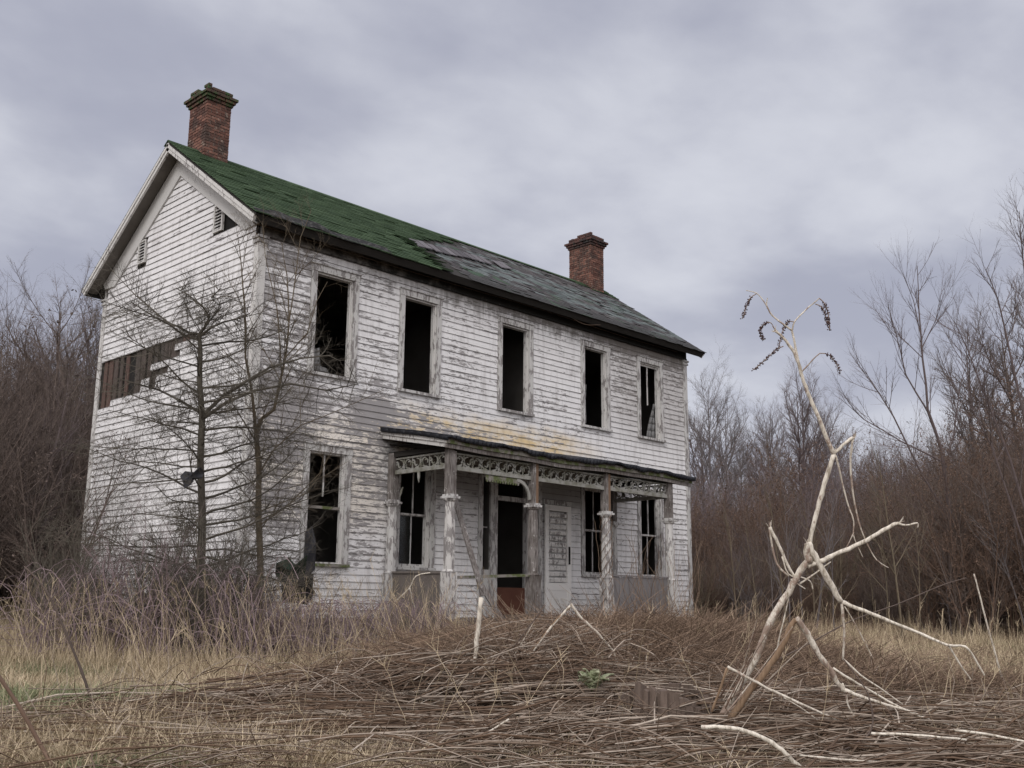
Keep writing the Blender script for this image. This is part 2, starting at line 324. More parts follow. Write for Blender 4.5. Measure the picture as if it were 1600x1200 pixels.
M_berry = mat('shrivelled_berry', lambda k: k.mix(k.attr('tone'), (.035, .02, .022), (.13, .075, .075)))
def soil(k):
    p = k.pos(); a = k.noise(p, 2.1, 6, .7); b = k.noise(p, 30, 4, .7)
    c = k.mix(b, (.028, .019, .014), (.12, .085, .058)); c = k.mix(k.ss(a, .5, .64), c, k.mix(b, (.12, .09, .055), (.27, .21, .13)))
    c = k.mix(k.m('MULTIPLY', k.ss(k.noise(p, .35, 3), .52, .62), .45), c, (.085, .105, .045))
    hc = gp(.1, 7.4); dd = k.vm('LENGTH', k.vm('SUBTRACT', p, (hc.x, hc.y, GZ)))       # ground painted near-black for the shade under the heap
    return k.mix(k.m('SUBTRACT', 1, k.ss(k.m('ADD', dd, k.m('MULTIPLY', a, .8)), 1.1, 2.2)), c, k.mix(b, (.010, .008, .006), (.035, .026, .02))), (b, .03)
M_soil = mat('winter_ground', soil, .95, .1)
M_stump = mat('rotten_stump_wood', lambda k: (k.mix(k.noise(k.comb(k.m('MULTIPLY', k.sep(k.pos())[0], 26), k.m('MULTIPLY', k.sep(k.pos())[1], 26), k.m('MULTIPLY', k.sep(k.pos())[2], 4)), 1, 5, .65), (.022, .015, .011), (.24, .18, .145)), (k.noise(k.comb(k.m('MULTIPLY', k.sep(k.pos())[0], 26), k.m('MULTIPLY', k.sep(k.pos())[1], 26), k.m('MULTIPLY', k.sep(k.pos())[2], 4)), 1, 5), .03)))
M_weed = mat('pale_weed_leaf', lambda k: k.mix(k.attr('tone'), (.15, .17, .09), (.40, .41, .28)))

# ---------------------------------------------------------------- ground
GZ = -1.05
def gauss(x, y, c, sx, sy): return math.exp(-((x-c[0])/sx)**2-((y-c[1])/sy)**2)
def ground_rd(r, d):
    h = GZ+.05*math.sin(r*.9+1)*math.sin(d*.7)+.03*math.sin(r*2.3)*math.sin(d*1.9+2)
    h += .30*gauss(r, d, (1.2, 11.0), 1.7, 1.4)              # matted mound before the porch
    h += .08*gauss(r, d, (3.8, 12.5), 3.0, 2.6)
    h += .27*gauss(r, d, (.30, 8.9), .85, .75)+.05*gauss(r, d, (-1.2, 8.2), 1.0, .8)        # stalk heap
    h -= .30*gauss(r, d, (-.35, 7.3), .62, .55)
    if d > 14: h += .10*min(1, (d-14)/8)
    return h
def ground_xy(x, y):
    dv = Vector((x, y, 0))-CAM; return ground_rd(dv.x*HR.x+dv.y*HR.y, dv.x*HF.x+dv.y*HF.y)
def rdz(r, d, dz=0.): return gp(r, d, ground_rd(r, d)+dz)
gm_ = MB(); rs = [-900, -400, -150, -60, -30, -18]+[(-13+.35*i) for i in range(75)]+[18, 30, 60, 150, 400, 900]
ds = [-60, -20, -6, 0, 2]+[3+.3*i for i in range(60)]+[23, 26, 30, 36, 45, 60, 90, 150, 300, 600, 1200]
gv = [tuple(rdz(r, d)) for d in ds for r in rs]; nr = len(rs)
gf = [(j*nr+i, j*nr+i+1, (j+1)*nr+i+1, (j+1)*nr+i) for j in range(len(ds)-1) for i in range(nr-1)]
gme = bpy.data.meshes.new('ground'); gme.from_pydata(gv, [], gf); gme.update(); gme.polygons.foreach_set('use_smooth', [True]*len(gf))
tag(link('ground', gme, None, M_soil), 'winter ground of brown soil and dead grass', kind='structure')

# ---------------------------------------------------------------- the house
L, W = 12.84, 5.875
OX, OY, ZE, ZR = .353, .405, 6.226, 8.579
SLEN = math.hypot(W/2+OY, ZR-ZE); RC, RS = (W/2+OY)/SLEN, (ZR-ZE)/SLEN
house = empty('farmhouse', (0, 0, GZ)); HOFF = Matrix.Translation((0, 0, -GZ))
tag(house, 'abandoned two-storey white clapboard farmhouse with green and slate roof', 'house')
def hp(mb, name, mt, parent=None, **k):
    o = mb.build(name, mt, parent or house, **k)
    if parent is None: o.location = (0, 0, -GZ)
    return o
ZT, ZB = 5.65, 3.79
UP_O = [(a, b, ZB, ZT) for a, b in ((1.22, 2.05), (3.30, 4.14), (6.02, 6.86), (8.74, 9.55), (10.86, 11.68))]
LO_O = [(1.24, 2.03, .43, 2.37), (3.32, 4.08, .43, 2.37), (8.71, 9.50, .43, 2.37), (10.79, 11.56, .43, 2.37)]
SIDEL = [(5.50, 5.71, .44, 2.30), (7.04, 7.16, .44, 2.30)]
DOOR = (5.92, 6.87, -.45, 2.30)
OPEN = UP_O+LO_O+SIDEL+[DOOR]
def cas(o, s=.125, b=.07, t=.13): return (o[0]-s, o[1]+s, o[2]-b, o[3]+t)
EXC = [cas(o) for o in UP_O+LO_O]+[(5.38, 7.27, -.6, 2.42)]
HOLES = [(0.05, .32, -.28, .12), (.82, 1.45, -.22, .17)]
def siding_rows(mb, mk, hr, ztop, excl, jitter=1.0, lip=.019, over=lambda z, a, b: [(a, b)]):
    """clapboards: mk(h, out, z) -> point.  hr(z) gives the run's ends at a height."""
    z = Z0; i = 0
    while z < ztop:
        z1 = z+EXPO; a0, b0 = hr(z+.02) or (None, None)
        if a0 is None or b0-a0 < .06: z = z1; continue
        ivs = [(a0, b0)]
        for e in excl:
            if e[2] < z1-.03 and e[3] > z+.03:
                nv = []
                for a, b in ivs:
                    if e[1] <= a or e[0] >= b: nv.append((a, b)); continue
                    if e[0]-a > .02: nv.append((a, e[0]))
                    if b-e[1] > .02: nv.append((e[1], b))
                ivs = nv
        ivs = [q for a, b in ivs for q in over((z+z1)/2, a, b)]
        for a, b in ivs:
            x = a; 
            while x < b-.01:
                xe = min(b, x+U(1.6, 4.2)); xe = b if b-xe < .5 else xe
                t = random.random(); nseg = max(1, int((xe-x)/.55)); loose = U(0, .012) if random.random() < .25 else 0; tilt = U(-.006, .006)*jitter if random.random() < .6 else U(-.018, .018)*jitter
                pr = None
                for s in range(nseg+1):
                    f = s/nseg; h = x+(xe-x)*f-(0.003 if s == nseg else 0)
                    zz = z+tilt*(f-.5)+U(-.0025, .0025)*jitter; o1 = lip+loose*f+U(0, .003)
                    q = (mk(h, .004, zz), mk(h, o1, zz), mk(h, .007, min(z1+.012, ztop+.02)))
                    if pr:
                        mb.face((pr[1], q[1], q[2], pr[2]), t); mb.face((pr[0], q[0], q[1], pr[1]), t)
                    else: mb.face((q[0], q[1], q[2]), t)
                    pr = q
                mb.face((pr[0], pr[2], pr[1]), t)
                x = xe
        z = z1; i += 1
def wall_slab(mb, mk, h0, h1, z0, z1, ops, th):
    hs = sorted({h0, h1, *[o[0] for o in ops], *[o[1] for o in ops]}); zs = sorted({z0, z1, *[o[2] for o in ops], *[o[3] for o in ops]})
    hs = [h for h in hs if h0 <= h <= h1]; zs = [z for z in zs if z0 <= z <= z1]
    for i in range(len(hs)-1):
        for j in range(len(zs)-1):
            hm, zm = (hs[i]+hs[i+1])/2, (zs[j]+zs[j+1])/2
            if any(o[0] < hm < o[1] and o[2] < zm < o[3] for o in ops): continue
            a, b, c, d = hs[i], hs[i+1], zs[j], zs[j+1]
            mb.face((mk(a, 0, c), mk(b, 0, c), mk(b, 0, d), mk(a, 0, d))); mb.face((mk(a, -th, c), mk(b, -th, c), mk(b, -th, d), mk(a, -th, d)))
    for o in ops:
        a, b, c, d = o
        for p, q in (((a, c), (b, c)), ((b, c), (b, d)), ((b, d), (a, d)), ((a, d), (a, c))):
            mb.face((mk(p[0], 0, p[1]), mk(q[0], 0, q[1]), mk(q[0], -th, q[1]), mk(p[0], -th, p[1])))
fk = lambda h, o, z: (h, -o, z)                # facade
gk = lambda h, o, z: (-o, h, z)                # near gable
bk = lambda h, o, z: (h, W+o, z)
ek = lambda h, o, z: (L+o, h, z)
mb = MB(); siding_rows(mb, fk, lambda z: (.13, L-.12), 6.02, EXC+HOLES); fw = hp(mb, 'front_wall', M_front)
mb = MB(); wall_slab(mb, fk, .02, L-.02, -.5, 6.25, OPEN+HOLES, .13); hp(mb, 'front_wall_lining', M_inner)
GZT = 8.03; gslope = (8.03-6.18)/(W/2-.06)
def gr(z):
    if z <= 6.16: return (.12, W-.12)
    k = (z-6.16)/.704-.02
    return (k, W-k) if W-2*k > .05 else None
GH = [(1.95, W-.1, 4.47, 4.62), (2.7, W-.1, 4.34, 4.5), (4.0, W-.1, 4.2, 4.38), (2.5, 3.5, 4.22, 4.30), (3.6, W-.1, 4.08, 4.24), (2.9, W-.1, 3.97, 4.13), (3.95, W-.1, 3.84, 4.0), (3.35, 3.62, 3.84, 4.0), (4.3, W-.1, 3.72, 3.88), (5.2, W-.1, 3.62, 3.74),
      (.72, 1.24, 6.46, 6.66), (1.21, 1.58, 6.40, 7.0), (4.14, 4.51, 6.45, 7.0)]
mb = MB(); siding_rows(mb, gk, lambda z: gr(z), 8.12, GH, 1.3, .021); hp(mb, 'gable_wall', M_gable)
mb = MB()
for a in np.arange(.1, W-.15, .235):            # vertical sheathing boards behind the lost clapboards
    zt = 6.2+.76*min(a, W-a-.2)*.95
    if .6 < a < 1.2: mb.box(.004, a, -.5, .03, a+.2, 6.2, .3); continue
    if a > 3.4 and random.random() < .3: mb.box(.004, a, -.5, .03, a+.2, 3.6, .3); continue
    o_ = U(0, .016); mb.box(.002+o_, a, -.5, .024+o_, a+U(.12, .20) if a > 3 else a+.225, zt, random.choice((.0, .05, .1, .15, .2, .6)))
hp(mb, 'gable_sheathing', M_sheath)
mb = MB(); wall_slab(mb, lambda h, o, z: (.034-o, h, z), .05, W-.05, -.5, 6.2, [], .1)
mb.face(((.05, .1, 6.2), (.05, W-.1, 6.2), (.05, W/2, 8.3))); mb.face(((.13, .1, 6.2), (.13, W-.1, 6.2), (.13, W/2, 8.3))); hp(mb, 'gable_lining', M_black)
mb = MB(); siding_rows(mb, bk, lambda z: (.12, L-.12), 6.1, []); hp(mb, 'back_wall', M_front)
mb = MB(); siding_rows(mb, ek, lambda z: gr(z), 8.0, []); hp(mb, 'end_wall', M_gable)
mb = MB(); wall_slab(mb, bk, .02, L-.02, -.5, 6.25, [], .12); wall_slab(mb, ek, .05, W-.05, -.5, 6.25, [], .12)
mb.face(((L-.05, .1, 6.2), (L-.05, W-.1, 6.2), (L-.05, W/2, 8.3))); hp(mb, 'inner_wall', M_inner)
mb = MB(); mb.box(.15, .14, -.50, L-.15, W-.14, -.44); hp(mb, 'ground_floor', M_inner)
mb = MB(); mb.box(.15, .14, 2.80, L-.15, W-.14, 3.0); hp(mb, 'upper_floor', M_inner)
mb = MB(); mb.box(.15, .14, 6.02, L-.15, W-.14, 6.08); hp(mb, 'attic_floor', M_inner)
for x in (5.05, 7.42):
    for z0, z1 in ((-.43, 2.79), (3.01, 6.0)):
        mb = MB(); mb.box(x, .16, z0, x+.1, 4.2, z1); hp(mb, 'partition', M_inner)
mb = MB(); mb.box(.18, 3.0, -.43, 5.0, 3.1, 2.79); hp(mb, 'partition', M_inner)
# corner boards with little capitals
for (x, y, s, q) in ((0, 0, -1, -1), (L, 0, 1, -1), (0, W, -1, 1), (L, W, 1, 1)):
    mb = MB(); e = .034
    ax0, ax1 = sorted((x+s*e, x-s*.125)); ay0, ay1 = sorted((y+q*e, y-q*.001)); mb.box(ax0, ay0, -.5, ax1, ay1, 6.0, .5)
    bx0, bx1 = sorted((x+s*e, x-s*.001)); by0, by1 = sorted((y-q*.001, y-q*.115)); mb.box(bx0, by0, -.5, bx1, by1, 6.0, .4)
    o = hp(mb, 'corner_board', M_trimw if x == 0 else M_trim)
    mb = MB()
    for z0, z1, g in ((5.885, 5.925, .062), (5.93, 5.96, .05), (5.965, 6.01, .075)):
        cx0, cx1 = sorted((x+s*g, x-s*.15)); cy0, cy1 = sorted((y+q*g, y-q*.14)); mb.box(cx0, cy0, z0, cx1, cy1, z1, .5)
    mb.build('capital', M_trim, o)
# frieze along the eaves
for (y0, y1) in ((-.05, -.002), (W+.002, W+.05)):
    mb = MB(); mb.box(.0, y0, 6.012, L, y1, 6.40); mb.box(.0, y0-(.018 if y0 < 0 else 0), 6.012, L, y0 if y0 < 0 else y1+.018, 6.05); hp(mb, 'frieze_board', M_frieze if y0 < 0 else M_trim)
# bare sheathing rake friezes on the gables
def rpt(x, s, h=0): return Vector((x, -OY+s*RC-h*RS, ZE+s*RS+h*RC))
def rptb(x, s, h=0): return Vector((x, W+OY-s*RC+h*RS, ZE+s*RS+h*RC))
for fp, e in ((rpt, 0), (rptb, 1)):
    for xs in (-.052, L+.002):
        mb = MB(); x0, x1 = xs, xs+.05
        s0 = OY/RC-.02
        A = [fp(x0, s0, -.40), fp(x0, SLEN-.28, -.40), fp(x0, SLEN, -.16 if 0 else -.13), fp(x0, s0, -.13)]
        a = [fp(x0, s0+.22, -.50), Vector((x0, W/2, ZR-.50/RC))]; top = [Vector((x0, W/2, ZR-.10/RC)), fp(x0, s0-.12, -.10), fp(x0, s0-.12, -.24)]
        mb.prism([a[0], a[1], top[0], top[1], top[2]], (x1-x0, 0, 0)); hp(mb, 'rake_frieze', M_rake)
        # overhanging soffit and outer rake fascia
    for side in (0, 1):
        mb = MB(); xa, xb = (-OX+.045, -.055) if side == 0 else (L+.055, L+OX-.045)
        for fp2 in (fp,):
            P = [fp2(xa, .05, -.085), fp2(xb, .05, -.085), fp2(xb, SLEN-.01, -.085), fp2(xa, SLEN-.01, -.085)]; Q = [fp2(xa, .05, -.06), fp2(xb, .05, -.06), fp2(xb, SLEN-.01, -.06), fp2(xa, SLEN-.01, -.06)]
            mb.hexa(P, Q, .5)
        hp(mb, 'gable_soffit', M_gsoff)
        mb = MB(); xa = -OX if side == 0 else L+OX-.042; xb = xa+.042
        P = [fp(xa, .0, -.20), fp(xb, .0, -.20), fp(xb, SLEN+.10, -.20), fp(xa, SLEN+.10, -.20)]
        P = [fp(xa, .02, -.17), fp(xb, .02, -.17), fp(xb, SLEN-.0, -.17), fp(xa, SLEN, -.17)]; Q = [fp(xa, .02, -.052), fp(xb, .02, -.052), fp(xb, SLEN, -.052), fp(xa, SLEN, -.052)]
        mb.hexa(P, Q, .4)
        g = -.016 if side == 0 else .058
        P = [fp(xa+g, .02, -.10), fp(xb+g-.042+.0, .02, -.10) if side else fp(xa, .02, -.10), fp(xa if side == 0 else xb+g-.042, SLEN, -.10), fp(xa+g, SLEN, -.10)]
        xo = xa-.018 if side == 0 else xb+.001; xo2 = xo+.017
        mb.hexa([fp(xo, .02, -.10), fp(xo2, .02, -.10), fp(xo2, SLEN, -.10), fp(xo, SLEN, -.10)], [fp(xo, .02, -.04), fp(xo2, .02, -.04), fp(xo2, SLEN, -.04), fp(xo, SLEN, -.04)], .3)
        hp(mb, 'rake_fascia', M_trimw)
    # eave soffit and fascia
    mb = MB(); s0 = .03; s1 = OY/RC-.055
    P = [fp(.02, s0, -.10), fp(L-.02, s0, -.10), fp(L-.02, s1, -.10), fp(.02, s1, -.10)]; Q = [fp(.02, s0, -.06), fp(L-.02, s0, -.06), fp(L-.02, s1, -.06), fp(.02, s1, -.06)]
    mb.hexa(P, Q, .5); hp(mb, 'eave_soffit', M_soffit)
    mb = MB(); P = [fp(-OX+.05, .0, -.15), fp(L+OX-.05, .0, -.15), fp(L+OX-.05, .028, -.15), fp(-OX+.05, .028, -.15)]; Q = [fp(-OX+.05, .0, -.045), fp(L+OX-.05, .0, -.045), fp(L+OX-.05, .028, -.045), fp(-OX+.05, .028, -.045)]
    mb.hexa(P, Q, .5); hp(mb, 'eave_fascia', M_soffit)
# roof: sheathing + green shingle tabs over old slates
roof = empty('roof'); roof.parent = house; roof.location = (0, 0, -GZ)
mb = MB()
for fp in (rpt, rptb):
    mb.hexa([fp(-OX, 0, -.045), fp(L+OX, 0, -.045), fp(L+OX, SLEN, -.045), fp(-OX, SLEN, -.045)], [fp(-OX, 0, -.004), fp(L+OX, 0, -.004), fp(L+OX, SLEN, -.004), fp(-OX, SLEN, -.004)], .5)
mb.build('roof_decking', M_soffit, roof)
def is_green(x, s):
    w_ = .22*math.sin(x*3.1+s*2)+.12*math.sin(x*9+s*5)
    if s > SLEN-.13: return True
    if x > 11.0 and s > 3.95-(x-11)*.26+.1*w_: return True
    if s < 2.0: return x < 4.22+.15*s+.12*w_
    return x < 4.45+(s-2.0)*1.5+.5*w_
def tab(mb, fp, x0, x1, s, e, h0, h1, lift=0, t=None):
    t = random.random() if t is None else t; d = U(-.012, .012)
    P = [fp(x0, s+d, h0+lift), fp(x1, s+d, h0+lift+U(-.003, .006)), fp(x1, s+e, h0), fp(x0, s+e, h0)]
    Q = [fp(x0, s+d, h1+lift), fp(x1, s+d, h1+lift+U(-.003, .004)), fp(x1, s+e, h0+.006), fp(x0, s+e, h0+.006)]
    mb.hexa(P, Q, t)
g = MB(); sl_ = MB(); e = .135; nrow = int(SLEN/e)
for i in range(nrow+1):
    s = i*e-.03; x = -OX-.03-(i % 2)*.15
    while x < L+OX:
        wd = U(.26, .34); x1 = min(x+wd-.008, L+OX+.03); xs = max(x, -OX-.03)
        if x1-xs > .02 and s+e < SLEN+.09 and is_green((xs+x1)/2, s):
            if not (.0 <= s < .30 and -.2 < x < 2.3 and random.random() < .45-s):
                # the torn green sheet rides over the slates and lifts at its ragged edge
                edge = not is_green((xs+x1)/2+.45, s) and s < 2.1
                tab(g, rpt, xs, x1, s, min(e+.05, SLEN-s), .012, .032, U(.0, .05) if edge else (U(0, .018) if random.random() < .12 else U(0, .006)))
        x += wd
rt_ = g.build('green_shingles', M_green, roof)
mb = MB()      # lifted rotten lip of the green roofing along the eave
pr = None
for i in range(61):
    x = -OX+(2.6+OX)*i/60; hgt = .05*math.sin(x*2.3)+.04*math.sin(x*7.1+1)
    a = rpt(x, -.03-.03*math.sin(x*5)+.015*random.random(), .015+max(0, hgt)*.4); b = rpt(x, .14+.12*math.sin(x*1.9+.6)**2+U(0, .03), .045+max(0, hgt)*.7)
    if pr: mb.hexa([pr[0], a, b, pr[1]], [pr[0]+Vector((0, -.004, .012)), a+Vector((0, -.004, .012)), b+Vector((0, 0, .012)), pr[1]+Vector((0, 0, .012))], random.random())
    pr = (a, b)
mb.build('rotten_edge', mat('rotted_roofing_lip', lambda k: k.mix(k.ss(k.noise(k.pos(), 12, 5, .7), .45, .7), (.012, .012, .012), (.09, .088, .085))), roof)
e = .15
for i in range(int(SLEN/e)+1):
    s = i*e-.035; x = 3.6-(i % 2)*.11
    while x < L+OX:
        wd = U(.20, .235); x1 = min(x+wd-.006, L+OX+.02)
        if s+e < SLEN+.06 and not is_green(x-.35, s) and x1-x > .03 and random.random() > .045:
            tab(sl_, rpt, x, x1, s, min(e+.05, SLEN-s), .0, .011, U(0, .018) if random.random() < .12 else 0)
        x += wd
sl_.build('slates', M_slate, roof)
mb = MB()      # pale strip of cracked slates under the torn edge
for i in range(13):
    x = 4.3+i*.285; s = 1.45+.27*(x-4.3)+U(-.08, .08)
    if random.random() < .12: continue
    P = [rpt(x, s, .04), rpt(x+.235, s+.065, .04), rpt(x+.335, s+.065+.56, .036), rpt(x+.10, s+.56, .036)]; mb.hexa(P, [p_+Vector((0, -.006, .012+U(0, .012)*(i_ < 2))) for i_, p_ in enumerate(P)])
mb.build('pale_slates', mat('pale_cracked_slate', lambda k: k.mix(k.attr('tone'), (.065, .06, .065), (.15, .14, .15))), roof)
mb = MB()
for i in range(nrow+1):
    s = i*.135-.03
    x = -OX
    while x < L+OX: tab(mb, rptb, x, min(x+.9, L+OX), s, .17 if s+.17 < SLEN else SLEN-s, .0, .012); x += .92
mb.build('back_shingles', M_green, roof)
mb = MB(); x = -OX-.02
while x < L+OX:
    x1 = min(x+.30, L+OX+.02)
    for fp in (rpt, rptb): mb.hexa([fp(x, SLEN-.15, .026), fp(x1, SLEN-.15, .026), fp(x1, SLEN+.004, .022), fp(x, SLEN+.004, .022)], [fp(x, SLEN-.15, .036), fp(x1, SLEN-.15, .036), fp(x1, SLEN+.012, .034), fp(x, SLEN+.012, .034)])
    x = x1+.004
mb.build('ridge_shingles', M_green, roof)
# chimneys
def chimney(x0, x1, y0, y1, zt, capm):
    mb = MB(); zb = 7.7; cx, cy = (x0+x1)/2, (y0+y1)/2
    mb.box(x0+.012, y0+.012, zb, x1-.012, y1-.012, zt-.2, .5)
    o = hp(mb, 'chimney', M_mortar)
    mb = MB(); z = zb; i = 0; bh = .062; k = 0
    def course(mb, a0, a1, b0, b1, z, bh, i, ch=.0):
        for (p, q, along) in ((a0, a1, 'x0'), (a0, a1, 'x1'), (b0, b1, 'y0'), (b0, b1, 'y1')):
            u = p-(.105 if i % 2 else 0)
            while u < q-.01:
                ua, ub = max(u, p), min(u+.20, q); j = U(-.004, .005)
                if ub-ua > .03 and random.random() > ch:
                    if along == 'x0': mb.box(ua, b0-j, z, ub-.01, b0+.08, z+bh)
                    elif along == 'x1': mb.box(ua, b1-.08, z, ub-.01, b1+j, z+bh)
                    elif along == 'y0' and ua >= b0: mb.box(a0-j-.001, ua+.0015, z+.0007, a0+.079, ub-.0115, z+bh-.0007)
                    elif along == 'y1': mb.box(a1-.079, ua+.0015, z+.0007, a1+j+.001, ub-.0115, z+bh-.0007)
                u += .21
    while z < zt-.34: course(mb, x0, x1, y0, y1, z, bh-.011, i); z += bh; i += 1
    mb.build('brickwork', M_brick, o)
    mb = MB()
    for gx in (.03, .065, .10): course(mb, x0-gx, x1+gx, y0-gx, y1+gx, z, bh-.008, i); mb.box(x0-gx+.07, y0-gx+.07, z, x1+gx-.07, y1+gx-.07, z+bh-.012, .3); z += bh; i += 1
    for ch in (.0, .18, .5): course(mb, x0-.01, x1+.01, y0-.01, y1+.01, z, bh-.01, i, ch); z += bh; i += 1
    mb.box(x0+.08, y0+.08, z-3*bh-.01, x1-.08, y1-.08, z-2*bh, .1)
    mb.build('cap', capm, o)
chimney(.27, .80, 2.66, 3.36, 9.93, M_capb)
chimney(12.22, 12.78, 2.62, 3.42, 10.02, M_capd)
# windows
def window(o, kind, low=False):
    a, b, c, d = o; mb = MB(); t = .035; cz0 = c-.05
    mb.box(a-.12, -.042, cz0, a-.002, -.0, d+.002, U(.2, .8)); mb.box(b+.002, -.044, cz0, b+.12, -.0, d+.001, U(.2, .8)); mb.box(a-.13, -.05, d+.003, b+.13, -.0, d+.125, U(.2, .8)); mb.box(a-.145, -.075, d+.126, b+.145, 0, d+.146, .8)
    wd = hp(mb, 'window', M_trim)
    mb = MB(); mb.box(a-.13, -.085, c-.055, b+.13, .02, c-.004, .6); mb.build('sill', M_moss if low and a < 2 else M_trim, wd)
    mb = MB(); mb.box(a, .0, c, a+.028, .12, d, .3); mb.box(b-.028, .0, c, b, .12, d, .3); mb.box(a+.028, .0, d-.028, b-.028, .12, d, .3); mb.box(a+.028, .021, c, b-.028, .12, c+.025, .3)
    mb.box(b-.045, .03, c+.025, b-.0281, .045, d-.028, .7); mb.build('jamb', M_trimw, wd)
    a2, b2 = a+.029, b-.029; zm = c+(d-c)*.5; xm = (a2+b2)/2
    def sash(z0, z1, y, munt, rails=True):
        mb = MB(); s = .035
        if rails:
            mb.box(a2, y, z0, a2+s, y+.03, z1, .3); mb.box(b2-s, y, z0, b2, y+.03, z1, .3)
        mb.box(a2+s, y+.001, z0, b2-s, y+.029, z0+.035, .4); 
        if rails: mb.box(a2+s, y+.001, z1-.04, b2-s, y+.029, z1, .4)
        if munt: mb.box(xm-.011, y+.004, z0+.035, xm+.011, y+.026, z1-.04, .5)
        mb.build('sash', M_trim, wd)
    def pane(x0, x1, z0, z1, y): mb = MB(); mb.box(x0, y, z0, x1, y+.003, z1); mb.build('pane', M_glass, wd)
    if kind == 'empty': pass
    if kind == 'two':
        sash(zm, d-.028, .04, True); sash(c+.025, zm+.03, .075, True)
    if kind == 'twopane':
        sash(zm, d-.028, .04, True); sash(c+.025, zm+.03, .075, True); pane(a2+.036, xm-.012, c+.062, zm-.012, .088)
    if kind == 'topmunt':
        mb = MB(); mb.box(xm-.03, .05, zm+.2, xm-.01, .075, d-.03, .2); mb.build('sash', M_trimw, wd)
        mb = MB(); mb.box(a2, .05, zm-.02, b2, .085, zm+.03, .5); mb.build('sash', M_moss, wd)
    if kind == 'half':
        mb = MB(); mb.box(xm-.02, .05, zm-.1, xm, .075, d-.03, .2); mb.box(a2, .045, d-.07, b2, .075, d-.029, .2); mb.build('sash', M_trimw, wd)
    return wd
kinds = ['empty', 'empty', 'empty', 'empty', 'half']
wins = [window(o, k) for o, k in zip(UP_O, kinds)]
for o, k in zip(LO_O, ('topmunt', 'twopane', 'two', 'two')): window(o, k, True)
def rag(w_, pts, name='curtain_scrap'):       # hanging scrap with folds
    mb = MB(); n_ = len(pts[0]); rows = pts
    for r0, r1 in zip(rows[:-1], rows[1:]):
        for i in range(n_-1): mb.face((r0[i], r0[i+1], r1[i+1], r1[i]), .5)
    o = mb.build(name, M_cloth, w_, smooth=True); s_ = o.modifiers.new('s', 'SOLIDIFY'); s_.thickness = .006; return o
rag(wins[0], [[Vector((1.26+.05*i+.02*j*(i/4), .03+.025*math.sin(i*2+j), 4.25-.42*(j/5)-.02*abs(i-2)*(5-j)/5-(.28*(1-j/5) if i > 2 else 0))) for i in range(6)] for j in range(6)])
rag(wins[3], [[Vector((8.78+.022*i*(1-.3*j/5), .02+.02*math.sin(i*2.4+j*.7), 4.75-.9*(j/5))) for i in range(4)] for j in range(6)])
rag(wins[4], [[Vector((11.60-.07*i*(.15+.85*j/5), .10+.03*math.sin(i*2.4+j*.7), 4.7-.88*(j/5))) for i in range(6)] for j in range(6)])
# front doorway
a, b, c, d = DOOR; mb = MB()
for x0, x1 in ((5.38, 5.499), (5.712, 5.919), (6.872, 7.039), (7.162, 7.27)): mb.box(x0, -.045, -.5, x1, .0, 2.303, U(.3, .8))
mb.box(5.37, -.052, 2.305, 7.28, 0, 2.42, .6)
for x in (5.915, 6.875): mb.box(x-.0, .0, -.45, x+.02*(1 if x < 6 else -1), .13, 2.3, .4) if x < 6 else mb.box(x-.025, .0, -.45, x-.005, .13, 2.3, .4)
mb.box(5.94, .02, 1.87, 6.85, .11, 1.965, .5)
for x0, x1 in ((5.50, 5.71), (7.04, 7.16)): mb.box(x0, -.04, .36, x1, .06, .44, .6); mb.box(x0, -.03, -.5, x1, -.0, .359, .7); mb.box(x0, .05, 1.28, x1, .07, 1.31, .4)
dw = hp(mb, 'doorway', M_trim)
mb = MB(); mb.box(5.945, .06, -.44, 6.85, .09, .10); mb.build('kick_panel', M_rustd, dw)
# screen door lying open against the wall
mb = MB(); x0, x1, z0, z1, y0, y1 = 7.30, 8.14, -.46, 1.87, -.118, -.085
mb.box(x0, y0, z0, x0+.11, y1, z1, .3); mb.box(x1-.13, y0, z0, x1, y1, z1, .2); mb.box(x0+.11, y0, z1-.12, x1-.13, y1, z1, .3); mb.box(x0+.11, y0, .06, x1-.13, y1, .22, .3); mb.box(x0+.11, y0+.008, z0, x1-.13, y1-.008, .06, .5); mb.box(x0+.11, y0+.004, -.12, x1-.13, y1-.004, -.10, .1)
sdoor = hp(mb, 'screen_door', mat('white_door_paint', trimfn(.28, (.84, .82, .79))))
mb = MB(); mb.box(x1-.10, y0-.02, .62, x1-.055, y0-.002, 1.0, .5); mb.build('handle', M_black, sdoor)
mb = MB(); z = .24       # torn slats and paint curls left in its opening
while z < 1.70:
    for k_ in range(3):
        xa = x0+.115+k_*.2; mb.hexa([(xa, y1+.004, z), (xa+.19, y1+.004, z+U(-.01, .01)), (xa+.19, y1-.008, z+U(.05, .09)), (xa, y1-.008, z+U(.05, .09))], [(xa, y1+.012, z), (xa+.19, y1+.012, z), (xa+.19, y1+.002, z+.09), (xa, y1+.002, z+.09)])
    z += .125
mb.build('torn_slats', mat('flaking_slat', trimfn(.46, (.74, .72, .69))), sdoor)
mb = MB(); mb.box(7.28, -.08, 1.885, 8.2, -.03, 1.98, .6); hp(mb, 'head_casing', M_trim)
